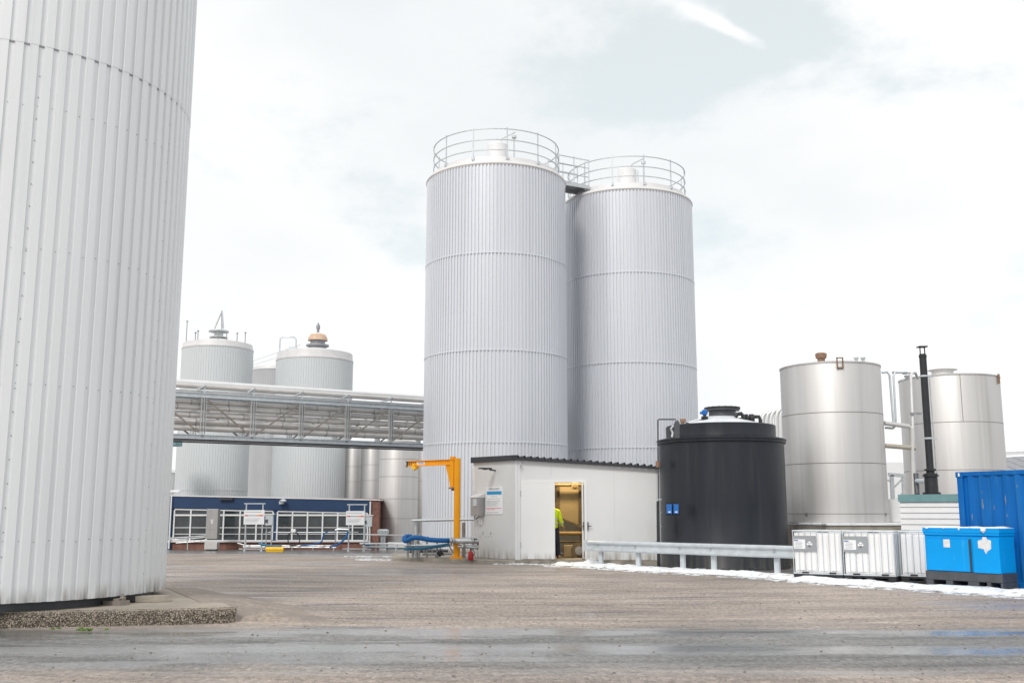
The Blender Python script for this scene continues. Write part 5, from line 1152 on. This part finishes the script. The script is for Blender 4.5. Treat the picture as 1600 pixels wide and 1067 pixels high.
# ================================================================== liquid containers
def make_ibc(label, x, y, rz, plac=True):
    t = thing('liquid_container', label, 'container', (x, y, .02), rz, 'white caged liquid containers in a row')
    W_, D_, H_ = 1.0, 1.0, 1.15; W_ = 1.18
    # origin at front left bottom corner; x along the front, y backwards
    g = MB(); 
    for k in range(3): g.box((.09 + k * (W_ - .18) / 2, D_ / 2, .055), (.17, D_, .09))
    for yy in (.05, D_ / 2, D_ - .05): g.box((W_ / 2, yy, .02), (W_ - .01, .1, .035))
    g.box((W_ / 2, D_ / 2, .11), (W_, D_, .03)); g.build('pallet', M['blackp'], t)
    g = MB(); bx = MB().box((W_ / 2, D_ / 2, .63), (W_ - .07, D_ - .07, .94)); g.add(bx.v, bx.f)
    # vertical moulded swells on the faces
    for k in range(4): g.box((.17 + k * (W_ - .34) / 3, .025, .63), (.2, .02, .84))
    bo = g.build('bottle', M['ibc'], t, bevel=.035)
    g = MB(); g.lathe((W_ / 2, D_ / 2, 1.09), [(.13, 0), (.13, .05), (.0, .06)], 20); g.build('lid', M['blackp'], bo)
    fr = MB()
    for z in (.145, 1.14):
        fr.tube([(.01, .0, z), (W_ - .01, .0, z), (W_ - .01, D_, z), (.01, D_, z), (.01, .0, z)], .016, 8)
    nx = 8
    for k in range(nx + 1):
        x_ = .012 + k * (W_ - .024) / nx
        for yy in (.0, D_): fr.tube([(x_, yy, .145), (x_, yy, 1.14)], .0105, 6)
    for k in range(1, 7):
        for x_ in (.01, W_ - .01): fr.tube([(x_, k * D_ / 7, .145), (x_, k * D_ / 7, 1.14)], .0105, 6)
    for z in ():
        fr.tube([(.01, .0, z), (W_ - .01, .0, z), (W_ - .01, D_, z), (.01, D_, z), (.01, .0, z)], .007, 6)
    fr.build('cage', M['galvl'], t)
    g = MB()
    for k in (.25, .8): g.box((W_ * k, -.005, .165), (.16, .03, .035))
    g.build('corner_clip', M['blackp'], t)
    if plac:
        g = MB(); g.box((.30, -.018, .845), (.56, .006, .36)); pl = g.build('placard', M['placard'], t)
        g = MB(); g.box((.18, -.024, .83), (.28, .004, .22)); g.build('paper_label', M['label'], pl)
        g = MB(); g.box((.10, -.028, .915), (.1, .003, .02)); g.build('logo_strip', M['inkb'], pl)
        g = MB()
        for k in range(5): g.box((.15 + .02 * (k % 2), -.028, .88 - k * .032), (.17, .003, .008))
        g.build('fine_print', M['inkg'], pl)
        c = Vector((.425, -.026, .83)); r = .075
        g = MB(); g.plate([c + Vector((-r, 0, 0)), c + Vector((0, 0, -r)), c + Vector((r, 0, 0)), c + Vector((0, 0, r))], (0, -1, 0), .003); g.build('hazard_diamond', M['label'], pl)
        q = .92 * r; g = MB(); g.plate([c + Vector((-q * .5, -.004, -q * .5)), c + Vector((0, -.004, -q)), c + Vector((q * .5, -.004, -q * .5)), c + Vector((q * .5, -.004, -.35 * q)), c + Vector((-q * .5, -.004, -.35 * q))], (0, -1, 0), .003)
        g.box(c + Vector((-.02, -.005, .012)), (.028, .003, .012), 0); g.box(c + Vector((.02, -.005, .012)), (.028, .003, .012)); g.build('hazard_symbol', M['ink'], pl)
    return t
rzI = math.atan2(-.557, .83); iw = 1.2
p0 = Vector((*xy(1236, 25.2), 0)); dI = Vector((.83, -.557, 0))
make_ibc('white caged liquid container with grey placard, at the end of the guard rail', p0.x, p0.y, rzI)
q = p0 + dI * iw; make_ibc('white caged liquid container with grey placard, the middle one of the row', q.x, q.y, rzI)
q = p0 + dI * iw * 2.02 + Vector((.16, .27, 0)) * 1.0; make_ibc('white caged liquid container without placard, beside the bright blue box', q.x, q.y, rzI, False)

# ================================================================== blue box
def blue_box():
    A = Vector((*xy(1440, 22.95), 0)); B = Vector((*xy(1558.5, 21.55), 0)); d = (B - A).normalized(); rz = math.atan2(d.y, d.x); Ln = (B - A).length; D_ = .6
    t = thing('blue_chemical_box', 'bright blue plastic cabinet on dark base with snow on top, before the shipping container', 'storage box', (A.x, A.y, .02), rz)
    H = 1.25; hb = .33
    g = MB()
    g.box((Ln / 2, D_ / 2, .235), (Ln, D_, .19))
    for a_, b_ in ((0, .10), (.27, .36), (.56, .70), (.80, .85), (.97, 1.0)): g.box((Ln * (a_ + b_) / 2, D_ / 2, .07), (Ln * (b_ - a_), D_, .14))
    g.build('pallet_base', M['darkgrey'], t, bevel=.012)
    g = MB(); g.box((Ln / 2, D_ / 2 + .01, (hb + H - .16) / 2), (Ln - .03, D_ - .02, H - .16 - hb)); body = g.build('body', M['blueb'], t, bevel=.015)
    g = MB(); g.box((Ln / 2, D_ / 2, H - .135), (Ln + .0, D_ + .02, .05)); g.box((Ln / 2, D_ / 2, H - .055), (Ln + .015, D_ + .03, .11)); g.build('lid', M['blueb'], t, bevel=.015)
    s = .62 * Ln
    g = MB(); g.box(((.05 + s) / 2, .0, (hb + H - .24) / 2), (s - .1, .03, H - .26 - hb)); g.build('left_door', M['blueb'], t, bevel=.008)
    g = MB(); g.box(((s + .06 + Ln) / 2, -.002, (hb + H - .24) / 2 + .02), (Ln - s - .08, .04, H - .2 - hb)); g.build('right_door', M['blueb'], t, bevel=.008)
    g = MB(); g.box((s, -.006, (hb + H - .22) / 2), (.035, .02, H - .24 - hb)); g.build('door_gap', M['ink'], t)
    g = MB(); g.box((.52 * s, -.02, .92), (.15, .004, .17)); g.build('paper_notice', M['labelt'], t)
    c = s + .42 * (Ln - s) + .06
    g = MB(); 
    pts = [(-.14, .84), (-.02, .82), (.0, .76), (.03, .72), (.05, .77), (.09, .80), (.14, .83), (.15, 1.0), (.07, 1.02), (.05, 1.07), (-.03, 1.07), (-.04, 1.02), (-.14, .99)]
    g.plate([(c + x, -.024, z) for x, z in pts], (0, -1, 0), .004); g.build('torn_label', M['labelt'], t)
    # snow on top
    n = 50; sn = MB(); vs = []
    for j in range(9):
        for i in range(n + 1):
            x = -.01 + (Ln + .02) * i / n; y = -.02 + (D_ + .04) * j / 8; e = min(1, min(j, 8 - j) / 1.5) * min(1, min(i, n - i) / 2)
            vs.append((x, y, H - .002 + e * (.022 + .025 * max(0, mnoise.noise(Vector((x * 4, y * 4, 2)))) + .008 * mnoise.noise(Vector((x * 20, y * 20, 2))))))
    sn.add(vs, [(j * (n + 1) + i, j * (n + 1) + i + 1, (j + 1) * (n + 1) + i + 1, (j + 1) * (n + 1) + i) for j in range(8) for i in range(n)], True)
    so = sn.build('snow_cover', M['snow'], t)
    g = MB(); 
    for x, w_, h_ in ((c, .11, .1), (.12, .06, .03), (Ln * .5, .04, .05), (Ln * .3, .05, .02)): g.lathe((x, -.03, H - h_), [(.01, 0), (w_ * .5, h_ * .5), (w_ * .5, h_), (0, h_ + .02)], 10)
    g.build('snow_drip', M['snow'], so)
blue_box()

# ================================================================== shipping container
def container():
    A = Vector((*xy(1498, 23.25), 0)); B = Vector((*xy(1600, 21.95), 0)); d = (B - A).normalized(); rz = math.atan2(d.y, d.x); Ln = 6.06; Wd = 2.44; H = 2.52
    t = thing('shipping_container', 'blue corrugated shipping container with scuffed ribs at the right edge', 'shipping container', (A.x, A.y, -.03), rz)
    w_ = MB(); pts = []; st = .278; x = .14
    while x < Ln - .2:
        pts += [(x, .05), (x + .07, .05), (x + .139, .014), (x + .209, .014)]; x += st
    z0, z1 = .17, H - .09; n = len(pts)
    vs = [(p[0], p[1], z0) for p in pts] + [(p[0], p[1], z1) for p in pts]
    w_.add(vs, [(i, i + 1, n + i + 1, n + i) for i in range(n - 1)])
    w_.build('front_wall', M['cont'], t)
    k = 0
    sc = MB(); x = .14; rnd = random.Random(3)
    while x < 3.2:
        for q in range(rnd.randint(1, 2)):
            zc = rnd.uniform(.4, 2.3); hh = rnd.uniform(.03, .16) if rnd.random() < .5 else rnd.uniform(.2, .6); ww = rnd.uniform(.010, .045); cx_ = x + .174 + rnd.uniform(-.015, .015); vs = []; N_ = 12
            for j in range(N_):
                a = 2 * PI * j / N_; rr = 1 + .35 * rnd.uniform(-1, 1); vs.append((cx_ + ww / 2 * rr * math.cos(a), .0125, zc + hh / 2 * rr * math.sin(a)))
            sc.plate(vs, (0, -1, 0), .0006)
        x += st
    sc.build('paint_scuffs', M['scuff'], t)
    g = MB(); g.box((Ln / 2, Wd - .03, H / 2), (Ln - .2, .03, H - .2)); g.box((.03, Wd / 2, H / 2), (.04, Wd - .2, H - .2)); g.box((Ln - .03, Wd / 2, H / 2), (.04, Wd - .2, H - .2)); g.build('other_walls', M['cont'], t)
    g = MB(); g.box((Ln / 2, Wd / 2, H - .02), (Ln - .1, Wd - .1, .02)); g.build('roof', M['cont'], t)
    g = MB(); g.box((Ln / 2, .04, H - .045), (Ln - .2, .07, .09)); g.build('top_rail', M['cont'], t, bevel=.006)
    g = MB(); g.box((Ln / 2, .04, .11), (Ln - .2, .08, .13)); g.build('bottom_rail', M['cont'], t, bevel=.006)
    for x in (.075, Ln - .075):
        g = MB(); g.box((x, .08, H / 2), (.145, .15, H - .2)); g.build('corner_post', M['cont'], t, bevel=.008)
        for z in (.06, H - .06):
            g = MB(); g.box((x, .08, z), (.18, .18, .122)); cc = g.build('corner_casting', M['cont'], t, bevel=.008)
            g = MB(); g.box((x, -.012, z), (.04, .006, .07)); g.build('casting_hole', M['label'] if z > 1 else M['ink'], cc)
container()

# ================================================================== snow
def snow(name, label, line, wid, h, seed=1, res=.07, zoff=0):
    P = [Vector((*p, 0)) for p in line]; S_ = [0]
    for i in range(1, len(P)): S_.append(S_[-1] + (P[i] - P[i - 1]).length)
    tot = S_[-1]; n = int(tot / res); m = 15; vs = []
    for i in range(n + 1):
        s = tot * i / n; k = max(j for j in range(len(P)) if S_[j] <= s + 1e-6); k = min(k, len(P) - 2); f = (s - S_[k]) / (S_[k + 1] - S_[k])
        c = P[k].lerp(P[k + 1], f); d = (P[k + 1] - P[k]).normalized(); nn = Vector((-d.y, d.x, 0))
        ww = wid(s / tot) if callable(wid) else wid; ww *= 1 + .35 * mnoise.noise(Vector((s * .9, seed, 0))) + .22 * mnoise.noise(Vector((s * 4, seed, 3))) + .12 * mnoise.noise(Vector((s * 13, seed, 3)))
        ends = max(0.0, min(1, min(s, tot - s) / .5)) ** .5
        for j in range(m):
            q = (j / (m - 1)) * 2 - 1; p = c + nn * q * ww * max(.02, ends) * .5
            e = max(0.0, 1 - q * q) ** .6; hh = h * e * ends * (.55 + .6 * max(0, .5 + mnoise.noise(Vector((p.x * 2.2, p.y * 2.2, seed))))) + e * .02 * mnoise.noise(Vector((p.x * 11, p.y * 11, seed)))
            vs.append((p.x, p.y, gz(p.y) + .006 + zoff + hh - (.02 if abs(q) > .99 else 0)))
    mb = MB(); mb.add(vs, [(i * m + j, (i + 1) * m + j, (i + 1) * m + j + 1, i * m + j + 1) for i in range(n) for j in range(m - 1)], True)
    tag(mb.build(name, M['thinsnow'] if h < .04 else M['snow']), label, 'snow', kind='stuff')
snow('snow_bank', 'dirty snow bank running along the shed, guard rail and containers', [xy(860, 32.35), xy(925, 31.35), xy(1000, 29.6), xy(1064, 28.6), xy(1130, 27.5), xy(1210, 26.2), xy(1300, 24.2), xy(1440, 22.4), xy(1560, 20.95), xy(1700, 19.4)], lambda f: .5 + .55 * min(1, f * 5), .10, 3)
snow('snow_film', 'patchy melting snow fringe on the yard side of the snow bank', [xy(850, 32.0), xy(925, 30.9), xy(1000, 29.0), xy(1064, 27.9), xy(1130, 26.9), xy(1210, 25.6), xy(1300, 23.7), xy(1440, 21.9), xy(1560, 20.5), xy(1700, 19.0)], 1.15, .018, 21)
snow('snow_bank', 'thin snow film along the foot of the machine shed', [xy(770, 32.7), xy(830, 32.55), xy(905, 32.0)], .35, .03, 9)
g_ = MB(); p = at(922, 878, 31.75); 
snow('snow_heap', 'small snow heap at the left end of the guard rail', [xy(905, 31.9), xy(922, 31.7), xy(940, 31.5)], .5, .28, 5)
snow('snow_patch', 'thin snow patch beside the left end of the kerb island', [xy(560, 36.2), xy(590, 35.6), xy(622, 35.4)], 1.0, .02, 7)
snow('snow_patch', 'melting snow streak on the asphalt left of the kerb island', [xy(540, 38.6), xy(570, 38.2), xy(620, 38.0)], .8, .012, 11)
# lumps of dirty snow and stones along the bank
rs = random.Random(5); mb = MB()
for i in range(240):
    f = rs.random(); px = 900 + 700 * f; d0 = 31.5 - 10.7 * f ** .93; q = xy(px, d0 - rs.uniform(.35, .95)); r = rs.uniform(.012, .05)
    mb.lathe((q[0], q[1], 0), [(r, 0), (r * .9, r * .5), (r * .4, r * .85), (0, r * .9)], 7)
tag(mb.build('snow_crumbs', M['snow']), 'crumbs of dirty snow scattered along the edge of the bank', 'snow', kind='stuff')
# loose stones on the yard
mb = MB()
for i in range(900):
    y = 8.6 + (rs.random() ** 1.6) * 16; x = rs.uniform(-.5, .5) * y * 1.1; r = rs.uniform(.004, .014) * (1 + y * .02)
    if x < -3.6 and y > 13.5: continue
    vs0 = len(mb.v); mb.lathe((x, y, -.002), [(r, 0), (r * 1.05, r * .4), (r * .5, r * .9), (0, r)], 6, False)
    for v in mb.v[vs0:]: v.x += rs.uniform(-.2, .2) * r; v.y += rs.uniform(-.2, .2) * r
tag(mb.build('loose_stones', mat('mixed stones', (.22, .19, .165), .85, 0, .6, 3, coord='Object')), 'loose small stones scattered over the yard', 'gravel', kind='stuff')
